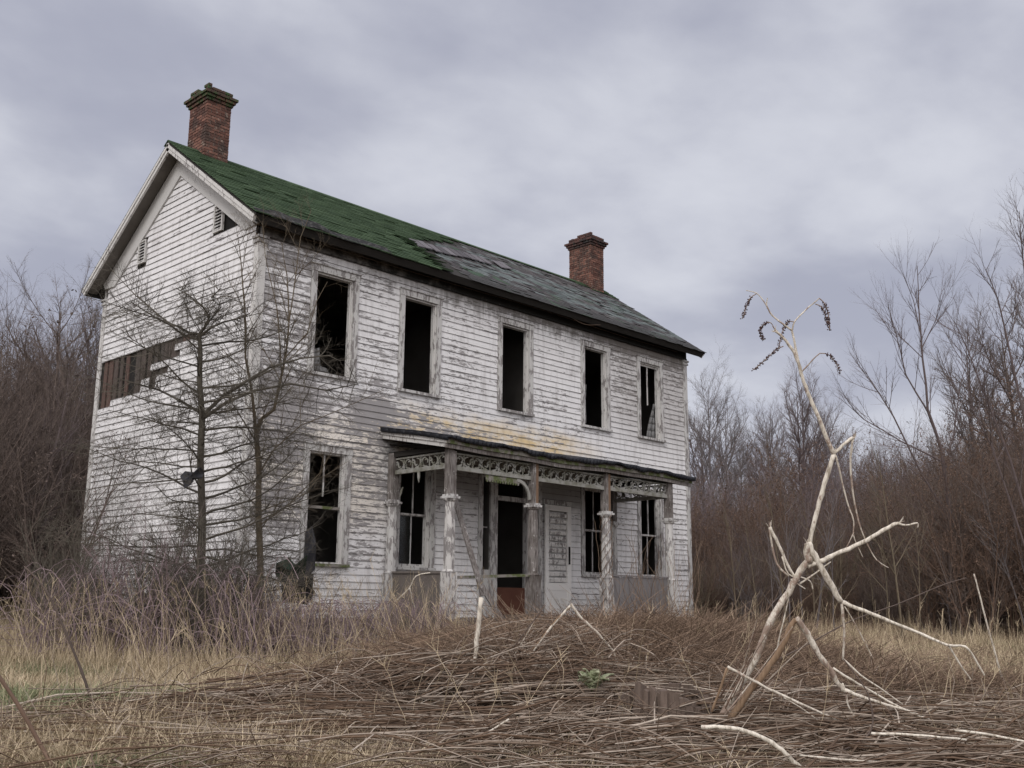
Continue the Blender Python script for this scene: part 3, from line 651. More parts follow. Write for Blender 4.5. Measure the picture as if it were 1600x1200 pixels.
# attic vents
for y0, y1, z0, z1 in ((1.24, 1.55, 6.42, 6.96), (4.17, 4.48, 6.47, 6.96)):
    mb = MB(); mb.box(-.05, y0, z0, .0, y0+.03, z1, .2); mb.box(-.05, y1-.03, z0, .0, y1, z1, .2); mb.box(-.05, y0+.03, z0, .0, y1-.03, z0+.03, .2); mb.box(-.05, y0+.03, z1-.03, .0, y1-.03, z1, .2)
    v = hp(mb, 'attic_vent', M_trimw); mb = MB(); z = z0+.06
    while z < z1-.05: mb.hexa([(-.045, y0+.03, z-.02), (-.045, y1-.03, z-.02), (-.002, y1-.03, z+.03), (-.002, y0+.03, z+.03)], [(-.045, y0+.03, z-.008), (-.045, y1-.03, z-.008), (-.002, y1-.03, z+.042), (-.002, y0+.03, z+.042)]); z += .062
    mb.build('louvre', M_trim, v)
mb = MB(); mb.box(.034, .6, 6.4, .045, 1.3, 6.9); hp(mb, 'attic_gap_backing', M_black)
mb = MB(); mb.box(.05, .05, GZ-.3, L-.05, W-.05, -.505); hp(mb, 'foundation', M_stone)
tb = Tubes(); P = [Vector((-.10, .12, 6.28)), Vector((-.12, -.03, 6.18)), Vector((-.02, -.13, 6.15))]+[Vector((x, -.16-.03*math.sin(x), 6.13-.02*math.sin(x*.8)-.0*x)) for x in np.arange(.3, 12.5, .6)]
tb.add(P, [.012]*3+[.007]*(len(P)-3), .5, 5)
tb.add([Vector((8.0+.1*i, -.3-.02*i, 6.12-.06*math.sin(i*.5)-.01*i)) for i in range(9)], [.007]*9, .5, 5)
o = tb.build('eave_wire', M_wire, house); o.location = (0, 0, -GZ)

# porch
PY = -1.70; PX = (3.05, 5.19, 7.38, 9.57); DZ = -.50
porch = empty('porch'); porch.parent = house; porch.location = (0, 0, -GZ)
mb = MB(); y = PY-.14
for x in np.arange(2.92, 9.72, .135): mb.box(x, PY-.13, DZ-.035, x+.13, -.005, DZ+U(-.004, .004))
mb.build('deck', M_board, porch)
mb = MB(); mb.box(2.95, PY-.09, DZ-.2, 9.68, PY-.05, DZ-.036); mb.box(2.95, PY-.05, DZ-.2, 2.99, -.01, DZ-.036); mb.build('deck_fascia', M_bare, porch)
for x in (3.05, 5.2, 7.4, 9.5): mb = MB(); mb.box(x-.15, PY-.05, GZ-.2, x+.15, PY+.22, DZ-.2); mb.build('pier', M_stone, porch)
def turned(mb, x, y, prof, n_=8, t=.5):
    rings = []
    for z, r in prof: rings.append([Vector((x+r*math.cos(2*math.pi*(i+.5)/n_), y+r*math.sin(2*math.pi*(i+.5)/n_), z)) for i in range(n_)])
    for A, B in zip(rings[:-1], rings[1:]):
        for i in range(n_): j = (i+1) % n_; mb.face((A[i], A[j], B[j], B[i]), t)
    mb.face(rings[0][::-1], t); mb.face(rings[-1], t)
def post(x, y, mt, lower=True, lean=0):
    mb = MB()
    mb.box(x-.105, y-.105, DZ, x+.105, y+.105, .30, .5)
    turned(mb, x, y, [(.30, .13), (.34, .10), (.42, .105), (.9, .104), (1.40, .09), (1.50, .088), (1.53, .12), (1.56, .13)], 8)
    o = mb.build('post', mt, porch)
    mb = MB(); mb.box(x-.125, y-.125, 1.561, x+.125, y+.125, 1.60); mb.box(x-.10, y-.10, 1.601, x+.10, y+.10, 1.635); mb.build('capital', M_trim, o)
    mb = MB(); mb.box(x-.078, y-.075, 1.636, x-.002, y+.075, 2.50); mb.build('upper_shaft', M_bare, o)
    mb = MB(); mb.box(x+.002, y-.070, 1.636, x+.075, y+.07, 2.50); mb.build('upper_shaft', M_orange if i_post in (1, 2) else M_bare, o)
    return o
for i, x in enumerate(PX): i_post = i; post(x, PY, [M_post, M_bare, M_post, M_trimw][i])
i_post = 0; post(3.05, -.14, M_trim); post(9.57, -.14, M_trim)
def spandrel(p, q, z0, z1, mt):
    """bay panel: rails and pierced scrollwork between p and q"""
    p = Vector(p); q = Vector(q); d = (q-p); Ln = d.length; d.normalize(); mb = MB(); up = Vector((0, 0, 1)); nn = d.cross(up)
    def P(u, z, o=0): return p+d*u+up*(z-p.z)+nn*o
    def strip(u0, u1, za, zb, o0, o1, t): mb.hexa([P(u0, za, o0), P(u1, za, o0), P(u1, za, o1), P(u0, za, o1)], [P(u0, zb, o0), P(u1, zb, o0), P(u1, zb, o1), P(u0, zb, o1)], t)
    strip(0, Ln, z0, z0+.075, -.03, .03, .5); strip(0, Ln, z1-.03, z1, -.022, .022, .5)
    h = z1-.03-(z0+.075); zc = z0+.075+h/2; nb = max(3, int(Ln/.20)); w_ = Ln/nb
    def arc(uc, zc_, r, a0, a1, wd, ns=7):
        pr = None
        for i in range(ns+1):
            a = a0+(a1-a0)*i/ns; ww = wd*(.55+.45*math.sin(math.pi*i/ns))
            A = P(uc+r*math.cos(a), zc_+r*math.sin(a), -.009); B = P(uc+(r-ww)*math.cos(a), zc_+(r-ww)*math.sin(a), -.009)
            C_ = A+nn*.018; D = B+nn*.018
            if pr: mb.hexa([pr[0], A, C_, pr[2]], [pr[1], B, D, pr[3]], .5)
            pr = (A, B, C_, D)
    for i in range(nb):
        u = (i+.5)*w_; s = 1 if i % 2 else -1; r = h*.46
        arc(u-s*.02, zc, r, R_(70 if s > 0 else -110), R_(300 if s > 0 else 120), .03)
        arc(u+s*.025, zc-s*.01, r*.55, R_(-160 if s > 0 else 20), R_(60 if s > 0 else 240), .028)
        arc(u+w_*.42, zc+.03*s, r*.42, 0, R_(330), .025)
        strip(u-w_*.5, u-w_*.5+.022, z0+.075, z1-.03, -.008, .008, .5)
        strip(u-.05, u+.05, z0+.075, z0+.095, -.008, .008, .5)
    mb.build('spandrel', mt, porch)
M_sp = mat('grey_green_fretwork', lambda k: k.mix(k.ss(k.noise(k.pos(), 5, 5, .65), .38, .66), (.33, .325, .30), (.17, .165, .13)))
for i in range(3):
    if i == 1: spandrel((PX[i]+.085, PY, 0), (PX[i+1]-.085, PY, 0), 2.065, 2.37, M_sp)
    else: spandrel((PX[i]+.085, PY, 0), (PX[i+1]-.085, PY, 0), 2.07, 2.38, M_sp)
spandrel((3.05, PY+.085, 0), (3.05, -.22, 0), 2.10, 2.40, M_sp); spandrel((9.57, PY+.085, 0), (9.57, -.22, 0), 2.07, 2.38, M_sp)
# scalloped valance hanging loose and the quarter-round bracket of the first bay
mb = MB(); n_ = 13
for i in range(n_):
    u0 = 3.92+i*.068; mb.prism([(u0, PY-.012, 2.058), (u0+.066, PY-.012, 2.056), (u0+.066, PY-.012, 1.985), (u0+.045, PY-.012, 1.94), (u0+.033, PY-.012, 1.93), (u0+.02, PY-.012, 1.94), (u0, PY-.012, 1.985)], (0, .02, 0), .5)
mb.build('valance', M_moss, porch)
def bracket(x, s, mt=M_sp, R0=.38):
    mb = MB(); pr = None
    for i in range(10):
        a = R_(90*i/9); A = Vector((x+s*(-R0+R0*math.cos(a))*1.0, PY-.02, 1.70+R0*math.sin(a)*.95)); B = Vector((x+s*(-R0+(R0-.05)*math.cos(a)), PY-.02, 1.66+(R0-.05)*math.sin(a)*.95+.03))
        A2 = A+Vector((0, .035, 0)); B2 = B+Vector((0, .035, 0))
        if pr: mb.hexa([pr[0], A, A2, pr[2]], [pr[1], B, B2, pr[3]], .5)
        pr = (A, B, A2, B2)
    for i in range(4): a = R_(20+18*i); c_ = Vector((x-s*.10+s*.0, PY, 1.98)); q_ = Vector((x+s*(-R0+R0*math.cos(a)), PY, 1.70+R0*math.sin(a)*.95)); mb.bar(c_, q_, .02, .02, .5)
    mb.build('bracket', mt, porch)
bracket(5.11, 1)
tbk = MB(); tbk.prism([(3.14, PY-.0, 1.66), (3.14, PY, 1.80), (3.10, PY+.0, 1.95)], (0, .02, 0)); 
# small sawn drop brackets
for x, y in ((3.05, -.32),):
    mb = MB(); mb.prism([(x, y, 1.66), (x, y-.03, 1.80), (x, y-.09, 1.86), (x, y-.05, 1.74)], (.02, 0, 0)); mb.build('bracket', M_sp, porch)
mb = MB(); mb.prism([(3.02, -.9, 2.1), (3.02, -.84, 2.1), (3.02, -.85, 2.0), (3.02, -.88, 1.90), (3.02, -.9, 1.98)], (.02, 0, 0)); mb.build('pendant', M_sp, porch)
# plate, ceiling, roof
mb = MB(); mb.box(3.0, PY-.07, 2.40, 9.64, PY+.07, 2.50); mb.box(2.99, PY+.07, 2.42, 3.11, -.05, 2.52); mb.box(9.51, PY+.07, 2.42, 9.63, -.05, 2.52); mb.build('plate', M_soffit, porch)
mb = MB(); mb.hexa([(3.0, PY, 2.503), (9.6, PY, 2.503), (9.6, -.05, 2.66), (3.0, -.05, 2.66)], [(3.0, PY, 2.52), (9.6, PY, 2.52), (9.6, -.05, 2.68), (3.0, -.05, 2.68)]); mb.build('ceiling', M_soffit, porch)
mb = MB(); mb.hexa([(9.3, -.9, 2.30), (10.9, -.55, 2.25), (10.9, -.05, 2.34), (9.3, -.05, 2.34)], [(9.3, -.9, 2.33), (10.9, -.55, 2.28), (10.9, -.05, 2.37), (9.3, -.05, 2.37)]); 
X0, X1 = 2.80, 10.25; YF = -1.88
def sag(x): return .018*math.sin((x-X0)/(X1-X0)*math.pi*3+1.2)+.010*math.sin(x*2.9)
def rz(x, y): f = (y-YF)/(-.02-YF); return 2.585+.37*f+.02*(x-X0)/(X1-X0)*0+sag(x)*(1-f*.6)
mb = MB(); nx = 40
for i in range(nx):
    xa, xb = X0+(X1-X0)*i/nx, X0+(X1-X0)*(i+1)/nx
    if xa > X0: pass
    for j in range(4):
        ya, yb = YF+(1.86)*j/4, YF+1.86*(j+1)/4
        mb.hexa([(xa, ya, rz(xa, ya)-.05), (xb, ya, rz(xb, ya)-.05), (xb, yb, rz(xb, yb)-.05), (xa, yb, rz(xa, yb)-.05)], [(xa, ya, rz(xa, ya)-.02), (xb, ya, rz(xb, ya)-.02), (xb, yb, rz(xb, yb)-.02), (xa, yb, rz(xa, yb)-.02)], .5)
mb.build('roof_boards', M_bare, porch)
mb = MB(); ny = 8; nx = 70     # black membrane curling over the boards
def mz(x, y): return rz(x, y)+.03+.012*math.sin(x*11+y*3)+.02*max(0, math.sin(x*1.7+1))
xs = [X0-.05+(X1-X0+.10)*i/nx for i in range(nx+1)]; ys = [YF-.05+1.86*j/ny for j in range(ny+1)]
for i in range(nx):
    for j in range(ny): mb.face([(xs[a_], ys[b_], mz(xs[a_], ys[b_])) for a_, b_ in ((i, j), (i+1, j), (i+1, j+1), (i, j+1))])
    lo = lambda x: .075+.02*math.sin(x*4)+.012*math.sin(x*13)
    a_, b_ = xs[i], xs[i+1]; mb.face([(a_, ys[0], mz(a_, ys[0])), (b_, ys[0], mz(b_, ys[0])), (b_, ys[0]+.01, mz(b_, ys[0])-lo(b_)), (a_, ys[0]+.01, mz(a_, ys[0])-lo(a_))])
for j in range(ny):
    for xe, k_ in ((xs[0], -1), (xs[-1], 1)):
        a_, b_ = ys[j], ys[j+1]; mb.face([(xe, a_, mz(xe, a_)), (xe, b_, mz(xe, b_)), (xe-.01*k_, b_, mz(xe, b_)-.09), (xe-.01*k_, a_, mz(xe, a_)-.09)])
o = mb.build('membrane', M_felt, porch, smooth=True); s_ = o.modifiers.new('s', 'SOLIDIFY'); s_.thickness = .015
for (zo0, zo1, dy, mt) in ((-.19, -.115, .03, M_trimw), (-.113, -.052, .0, M_trim)):     # two-step fascia
    mb = MB()
    for i in range(30):
        xa, xb = X0+(X1-X0)*i/30, X0+(X1-X0)*(i+1)/30
        mb.hexa([(xa, YF+dy, rz(xa, YF)+zo0), (xb, YF+dy, rz(xb, YF)+zo0), (xb, YF+dy+.03, rz(xb, YF)+zo0), (xa, YF+dy+.03, rz(xa, YF)+zo0)], [(xa, YF+dy, rz(xa, YF)+zo1), (xb, YF+dy, rz(xb, YF)+zo1), (xb, YF+dy+.03, rz(xb, YF)+zo1), (xa, YF+dy+.03, rz(xa, YF)+zo1)], .5)
    mb.build('fascia', M_moss if dy == 0 else M_bare, porch)
    for xe, s in ((X0, 1), (X1, -1)):
        mb = MB(); x0, x1 = sorted((xe+s*dy, xe+s*(dy+.03)))
        ya, yb = YF+dy+.031, -.03
        mb.hexa([(x0, ya, rz(xe, ya)+zo0), (x1, ya, rz(xe, ya)+zo0), (x1, yb, rz(xe, yb)+zo0), (x0, yb, rz(xe, yb)+zo0)], [(x0, ya, rz(xe, ya)+zo1), (x1, ya, rz(xe, ya)+zo1), (x1, yb, rz(xe, yb)+zo1), (x0, yb, rz(xe, yb)+zo1)], .5)
        mb.build('fascia', M_trimw if xe == X0 else M_bare, porch)
mb = MB(); mb.face([(X0+.06, YF+.06, 2.42), (X1-.06, YF+.06, 2.42), (X1-.06, PY-.0, 2.47), (X0+.06, PY, 2.47)]); mb.face([(X1-.06, YF+.06, 2.42), (X1-.06, -.05, 2.60), (9.65, -.05, 2.60), (9.65, PY, 2.47)]); mb.face([(X0+.06, YF+.06, 2.42), (X0+.06, -.05, 2.62), (3.0, -.05, 2.62), (3.0, PY, 2.47)]); mb.build('porch_soffit', M_soffit, porch)
# rail and infill panels
mb = MB(); mb.bar((3.14, PY, .205), (5.10, PY, .295), .05, .05); mb.build('rail', M_moss, porch)
mb = MB(); mb.hexa([(3.02, -.10, -.5), (3.06, -.10, -.5), (3.06, PY+.11, -.55), (3.02, PY+.11, -.55)], [(3.02, -.10, .33), (3.06, -.10, .33), (3.06, PY+.11, .27), (3.02, PY+.11, .27)], .5)
mb.hexa([(2.99, -.03, .30), (3.09, -.03, .30), (3.09, PY+.11, .27), (2.99, PY+.11, .27)], [(2.99, -.03, .335), (3.09, -.03, .335), (3.09, PY+.11, .31), (2.99, PY+.11, .31)], .5); mb.build('side_panel', M_board, porch)
mb = MB(); x = 7.49
while x < 9.44: w_ = min(U(.12, .17), 9.46-x); mb.box(x, PY-.015+U(0, .006), DZ, x+w_-.006, PY+.01, .33+U(-.008, .008)); x += w_
mb.box(7.485, PY-.03, .335, 9.465, PY+.03, .37); mb.build('front_panel', M_greyb, porch)
mb = MB(); x = 9.62
mb = MB(); mb.bar((3.34, -1.15, 2.4), (3.62, PY-.28, -.1), .11, .028, .4, (0, 1, 0)); mb.bar((3.60, PY-.26, .06), (4.15, PY-.42, -.72), .10, .028, .4, (0, 1, 0))
o = mb.build('fallen_plank', M_bare); tag(o, 'long grey plank fallen diagonally through the porch behind the corner post', 'plank')

# ---------------------------------------------------------------- plants
def rvec(): 
    v = Vector((random.gauss(0, 1), random.gauss(0, 1), random.gauss(0, 1))); return v.normalized()
def grow(T, p, d, ln, r, lvl, P, tone=None):
    """one limb and its side shoots.  P: per level dict(n, ang, lr, rr, wig, up, steps, start)"""
    q = P[lvl]; st = q.get('steps', 5); pts = [p]; rad = [r]; d = d.normalized(); dirs = [d]
    for i in range(st):
        d = (d+rvec()*q.get('wig', .12)+Vector((0, 0, q.get('up', .05)))).normalized()
        p = p+d*(ln/st); pts.append(p); dirs.append(d); rad.append(r*(1-(i+1)/st*q.get('tap', .75)))
    T.add(pts, rad, random.random() if tone is None else tone, 6 if r > .03 else (4 if r > .012 else 3))
    if lvl+1 >= len(P): return
    c = P[lvl+1]; nch = c['n'] if isinstance(c['n'], int) else random.randint(*c['n'])
    for k_ in range(nch):
        f = c.get('start', .2)+(1-c.get('start', .2))*(k_+random.random())/nch; f = min(f, .999); i = int(f*st); u = f*st-i
        bp = pts[i].lerp(pts[i+1], u); bd = dirs[i+1]; br = rad[i]*(1-u)+rad[i+1]*u
        perp = bd.cross(rvec()).normalized(); a = R_(random.gauss(c['ang'], c.get('da', 9)))
        nd = bd*math.cos(a)+perp*math.sin(a)
        if 'flat' in c: nd.z *= c['flat']
        grow(T, bp, nd, ln*c['lr']*U(.6, 1.25)*(1-c.get('fall', .45)*f), min(br*.8, r*c['rr']), lvl+1, P, tone)
TREE = [dict(steps=9, wig=.05, up=.05, tap=.85), dict(n=22, ang=42, lr=.42, rr=.34, wig=.08, up=.09, steps=6, start=.18, fall=.55), dict(n=14, ang=38, lr=.42, rr=.5, wig=.1, up=.08, steps=4, start=.12), dict(n=9, ang=35, lr=.48, rr=.6, wig=.1, up=.06, steps=3, start=.1), dict(n=4, ang=32, lr=.55, rr=.7, wig=.1, up=.04, steps=2, start=.2)]
def make_tree(name, seed, hgt, r0, P, mt, crown_leaf=0):
    random.seed(seed); T = Tubes(); C_ = Tubes(); root = empty(name)
    q = P[0]; st = q['steps']; p = Vector((0, 0, -.1)); d = Vector((U(-.06, .06), U(-.06, .06), 1)).normalized(); pts = [p]; dirs = [d]; rad = [r0]
    for i in range(st): d = (d+rvec()*q['wig']+Vector((0, 0, q['up']))).normalized(); p = p+d*hgt/st; pts.append(p); dirs.append(d); rad.append(r0*(1-(i+1)/st*.93))
    T.add(pts, rad, .5, 8); c = P[1]
    for k_ in range(c['n']):
        f = min(.99, c['start']+(1-c['start'])*(k_+random.random())/c['n']); i = int(f*st); u = f*st-i; bp = pts[i].lerp(pts[i+1], u); perp = Vector((math.cos(k_*2.4), math.sin(k_*2.4), 0)); a = R_(random.gauss(c['ang'], 8))
        nd = dirs[i+1]*math.cos(a)+perp*math.sin(a); br = rad[i]*(1-u)+rad[i+1]*u
        grow(C_, bp, nd, hgt*c['lr']*U(.7, 1.2)*(1-c['fall']*f), min(br*.75, r0*c['rr']), 1, P)
    T.build('trunk', mt, root); C_.build('crown', mt, root, smooth=False)
    return root
def copy_tree(o, parent=None):
    c = o.copy(); col.objects.link(c); c.parent = parent
    for ch in list(o.children): copy_tree(ch, c)
    return c
def place(o, r, d, s, rz_=None, z=None):
    p = gp(r, d, GZ+.05 if z is None else z); o.location = p; o.scale = (s, s, s); o.rotation_euler = (0, 0, U(0, 6.3) if rz_ is None else rz_)
def px2r(px, d): return (px-800)/FPX*d*1.0
# --- bare trees one can tell apart, far and middle distance
t_slim = make_tree('bare_tree', 11, 12.5, .14, TREE, M_bkg)
T2 = [dict(TREE[0]), dict(TREE[1], n=26, ang=30, lr=.45, start=.12), *TREE[2:]]
t_fan = make_tree('bare_tree', 23, 12.5, .16, T2, M_bkp)
T3 = [dict(TREE[0]), dict(TREE[1], n=20, ang=48, lr=.5, start=.2, up=.12), dict(TREE[2], n=12), *TREE[3:]]
t_wide = make_tree('bare_tree', 31, 10., .15, T3, M_bkd)
random.seed(5)
grp = 'bare trees standing beyond the thickets'
far = [(t_slim, 1112, 55, .98, 'slim pale grey bare tree just past the right corner of the house'),
       (t_fan, 1242, 52, .93, 'tallest of the grey bare trees between house and bleached stalk, fan-shaped crown'),
       (t_slim, 1300, 58, .92, 'pale bare tree behind the bent top of the bleached stalk'),
       (t_fan, 1178, 60, .72, 'small bare tree in the dip between the two taller grey trees'),
       (t_wide, 1085, 60, .82, 'bare tree half hidden by the right corner of the house'),
       (t_wide, 104, 33, 1.02, 'wide bare tree whose twigs rise beside the left eave of the house'),
       (t_fan, 25, 38, .80, 'bare tree at the left rim with a purplish crown against the cloud'),
       (t_slim, 62, 42, .92, 'thin grey bare tree between the two broader trees left of the house'),
       (t_wide, -40, 30, .86, 'bare tree beyond the left rim of the thicket'),
       (t_fan, 140, 37, .86, 'bare tree right behind the left back corner of the house'),
       (t_fan, 1370, 48, .62, 'low bare tree behind the raised broken branch tip of the stalk'),
       (t_wide, 1590, 34, .98, 'broad bare tree rising from the thicket at the right rim'),
       (t_slim, 1530, 37, .86, 'tall thin bare tree second from the right rim'),
       (t_slim, 1690, 33, .95, 'bare tree past the right rim of the thicket')]
for px, d, s_, b_ in ((1098, 66, .80, t_fan), (1138, 70, .93, t_slim), (1160, 64, .72, t_slim), (1205, 68, .84, t_slim), (1225, 72, .9, t_fan), (1268, 66, .86, t_slim), (1285, 70, .78, t_fan), (1330, 68, .74, t_slim), (1352, 62, .60, t_fan), (1392, 66, .62, t_slim)):
    far.append((b_, px, d, s_*1.2, ('purplish fan-crowned' if b_ is t_fan else 'narrow pale grey')+' leafless tree in the far band between house and thicket'))
used = set()
for base, px, d, s, lab in far:
    o = base if id(base) not in used else copy_tree(base); used.add(id(base)); tag(o, lab, 'tree', grp); place(o, px2r(px, d), d, s)
# --- the open leaning tree on the right and a bushier neighbour, traced leaders
def traced(name, leaders, depth, P, mt, lab, cat, seed, sides=6, grp=None, leafmat=None):
    random.seed(seed); root = empty(name, at(leaders[0][0][0][0], leaders[0][0][0][1], depth)); base = root.location.copy(); T = Tubes(); C_ = Tubes()
    for li, (pts, r0, r1, kids) in enumerate(leaders):
        V = [at(px, py, depth+(q[0] if q else 0))-base for px, py, *q in pts]; n_ = len(V)
        # resample
        VV = [V[0]]; 
        for a_, b_ in zip(V[:-1], V[1:]):
            for k_ in (1, 2): VV.append(a_.lerp(b_, k_/2)+rvec()*(.01*(a_-b_).length))
        rr = [r0+(r1-r0)*i/(len(VV)-1) for i in range(len(VV))]
        (T if li == 0 else C_).add(VV, rr, .5, sides)
        for k_ in range(kids):
            f = .15+.85*(k_+random.random())/kids; f = min(f, .995)*(len(VV)-1); i = int(f); bp = VV[i].lerp(VV[i+1], f-i); bd = (VV[i+1]-VV[i]).normalized(); c = P[1]
            perp = bd.cross(rvec()).normalized(); a = R_(random.gauss(c['ang'], 10)); nd = bd*math.cos(a)+perp*math.sin(a)
            grow(C_, bp, nd, c['len']*U(.5, 1.2)*(1-.5*f/len(VV)), min(rr[i]*.7, c['r']), 1, P)
    T.build('trunk', mt, root); C_.build('crown', mt, root, smooth=False)
    tag(root, lab, cat, grp); return root
PS = [None, dict(len=1.5, r=.009, ang=28, up=.06, wig=.05, steps=5), dict(n=6, ang=28, lr=.5, rr=.6, up=.05, wig=.05, steps=4), dict(n=4, ang=30, lr=.5, rr=.6, up=.05, wig=.05, steps=2)]
traced('slender_tree', [([(1503, 990), (1498, 880), (1485, 820), (1470, 700), (1450, 640), (1442, 560), (1436, 480), (1433, 415)], 0.0527, 0.0060, 17),
    ([(1486, 820), (1440, 740), (1395, 650), (1372, 612), (1340, 560)], 0.0248, 0.0048, 15), ([(1470, 720), (1410, 690), (1350, 655), (1312, 622)], 0.0186, 0.0036, 11), ([(1448, 640), (1415, 585), (1400, 520), (1390, 500)], 0.0186, 0.0036, 13),
    ([(1440, 530), (1428, 470), (1410, 427)], 0.0124, 0.0030, 8), ([(1440, 545), (1462, 500), (1471, 458)], 0.0124, 0.0030, 8), ([(1475, 740), (1490, 680), (1500, 600), (1520, 540)], 0.0186, 0.0036, 13), ([(1495, 850), (1450, 800), (1420, 760)], 0.0124, 0.0030, 8), ([(1442, 560), (1400, 520), (1388, 480)], 0.0099, 0.0030, 6)],
    22, PS, M_bkp, 'slender bare tree with long upright shoots and pale lower trunk in the right thicket', 'tree', 41)
traced('tall_bare_shrub', [([(1640, 990), (1635, 800), (1600, 650), (1580, 560), (1560, 470), (1540, 420)], 0.0372, 0.0048, 23), ([(1650, 980), (1640, 700), (1610, 520), (1598, 400), (1592, 330)], 0.0310, 0.0036, 23),
    ([(1630, 900), (1580, 720), (1540, 620), (1510, 540), (1490, 500)], 0.0248, 0.0036, 20), ([(1660, 990), (1640, 650), (1620, 450), (1605, 340)], 0.0310, 0.0036, 20), ([(1610, 880), (1550, 700), (1520, 640), (1505, 560)], 0.0186, 0.0030, 17)],
    19, PS, M_bkp, 'tall many-stemmed bare shrub leaning into view over the right thicket', 'shrub', 42)
# --- thickets (mass of twigs): instanced inside one object each
def proto_shrub(seed, mt, hgt=4.5, stems=9, leaf=0, lrs=(.5, .5)):
    random.seed(seed); T = Tubes()
    P = [dict(steps=6, wig=.09, up=.05, tap=.8), dict(n=9, ang=34, lr=.42, rr=.6, wig=.12, up=.06, steps=4, start=.12, fall=.3), dict(n=7, ang=38, lr=.5, rr=.6, wig=.15, up=.05, steps=3, start=.1), dict(n=4, ang=38, lr=.55, rr=.6, wig=.15, up=.02, steps=2, start=.1)]
    for i in range(stems):
        a = U(0, 6.3); d = Vector((math.cos(a)*U(.05, .5), math.sin(a)*U(.05, .5), 1)); grow(T, Vector((math.cos(a)*U(0, .5), math.sin(a)*U(0, .5), 0)), d, hgt*U(.6, 1.05), U(.016, .032), 0, P)
    V, F, T_ = T.arrays()
    if leaf:
        idx = rng.integers(0, len(V), leaf); c = V[idx]; a = rng.normal(size=(leaf, 3)); b = rng.normal(size=(leaf, 3)); a /= np.linalg.norm(a, axis=1, keepdims=True); b /= np.linalg.norm(b, axis=1, keepdims=True)
        s = rng.uniform(.02, .05, (leaf, 1)); q = np.stack([c, c+a*s, c+a*s+b*s*.6, c+b*s*.6], 1).reshape(-1, 3); k0 = len(V); V = np.concatenate([V, q]); F = np.concatenate([F, k0+np.arange(leaf*4).reshape(-1, 4)]); T_ = np.concatenate([T_, rng.uniform(0, 1, leaf)])
    return quadmesh('shrub_source', V, F, T_, mt, lk=False)
def scatter(name, protos, items, lab):
    """items: (x, y, z, rotz, scale, proto index) - instanced inside ONE stuff object"""
    c = bpy.data.collections.new(name+'_source')
    for i, p in enumerate(protos): p.name = '%s_%02d' % (name, i); c.objects.link(p)
    it = np.array([tuple(i) for i in items], np.float32); me = bpy.data.meshes.new(name); me.vertices.add(len(it)); me.vertices.foreach_set('co', it[:, :3].ravel())
    for nm, k_, tp in (('rotz', 3, 'FLOAT'), ('scl', 4, 'FLOAT'), ('tilt', 6, 'FLOAT')):
        a = me.attributes.new(nm, tp, 'POINT'); a.data.foreach_set('value', it[:, k_] if k_ < it.shape[1] else np.zeros(len(it), np.float32))
    a = me.attributes.new('pick', 'INT', 'POINT'); a.data.foreach_set('value', it[:, 5].astype(np.int32)); me.update()
    o = link(name, me); g = bpy.data.node_groups.new(name, 'GeometryNodeTree')
    g.interface.new_socket('Geometry', in_out='INPUT', socket_type='NodeSocketGeometry'); g.interface.new_socket('Geometry', in_out='OUTPUT', socket_type='NodeSocketGeometry')
    ni = g.nodes.new('NodeGroupInput'); no = g.nodes.new('NodeGroupOutput'); ip = g.nodes.new('GeometryNodeInstanceOnPoints'); ci = g.nodes.new('GeometryNodeCollectionInfo')
    ci.inputs[0].default_value = c; ci.inputs['Separate Children'].default_value = True; ci.inputs['Reset Children'].default_value = True; ip.inputs['Pick Instance'].default_value = True
    def at_(nm, tp):
        a = g.nodes.new('GeometryNodeInputNamedAttribute'); a.data_type = tp; a.inputs[0].default_value = nm; return a.outputs[0]
    cx_ = g.nodes.new('ShaderNodeCombineXYZ'); g.links.new(at_('rotz', 'FLOAT'), cx_.inputs[2]); g.links.new(at_('tilt', 'FLOAT'), cx_.inputs[0])
    g.links.new(ni.outputs[0], ip.inputs['Points']); g.links.new(ci.outputs[0], ip.inputs['Instance']); g.links.new(at_('pick', 'INT'), ip.inputs['Instance Index']); g.links.new(cx_.outputs[0], ip.inputs['Rotation']); g.links.new(at_('scl', 'FLOAT'), ip.inputs['Scale'])
    g.links.new(ip.outputs[0], no.inputs[0]); md = o.modifiers.new('scatter', 'NODES'); md.node_group = g
    return tag(o, lab, kind='stuff')
ps = [proto_shrub(100+i, M_bkd, 4.5, 9, 0) for i in range(3)]+[proto_shrub(110+i, M_bkr, 4.5, 9, 5000) for i in range(3)]+[proto_shrub(120+i, M_bkp, 4.5, 8, 0) for i in range(2)]+[proto_shrub(125+i, M_far, 4.5, 9, 0) for i in range(2)]+[proto_shrub(160, M_sap, 4.5, 6, 0), proto_shrub(161, M_bkg, 4.5, 6, 0)]
random.seed(77); it = []
def rth(px):      # thicket height profile (metres at its own depth) by bearing
    return 0
for k_ in range(285):
    d = U(27, 62)**1.0; px = U(1060, 1900)
    top = (742 if d > 44 else 768)-max(0, px-1330)*.26+U(-22, 45)+ (22 if px < 1200 else 0)      # how high the mass stands
    h = (958-top)/FPX*d+.7; edge = 0
    if d < 34 and px < 1330: h *= .75
    p = gp(px2r(px, d), d, GZ+.05); it.append((p.x, p.y, p.z, U(0, 6.3), h/4.7, random.choice((8, 9, 8, 6, 7, 9) if d > 46 else ((0, 1, 2, 3, 4, 5, 3, 4, 6, 7, 10, 11) if px < 1400 else (0, 1, 2, 3, 4, 5, 0, 10, 11)))))
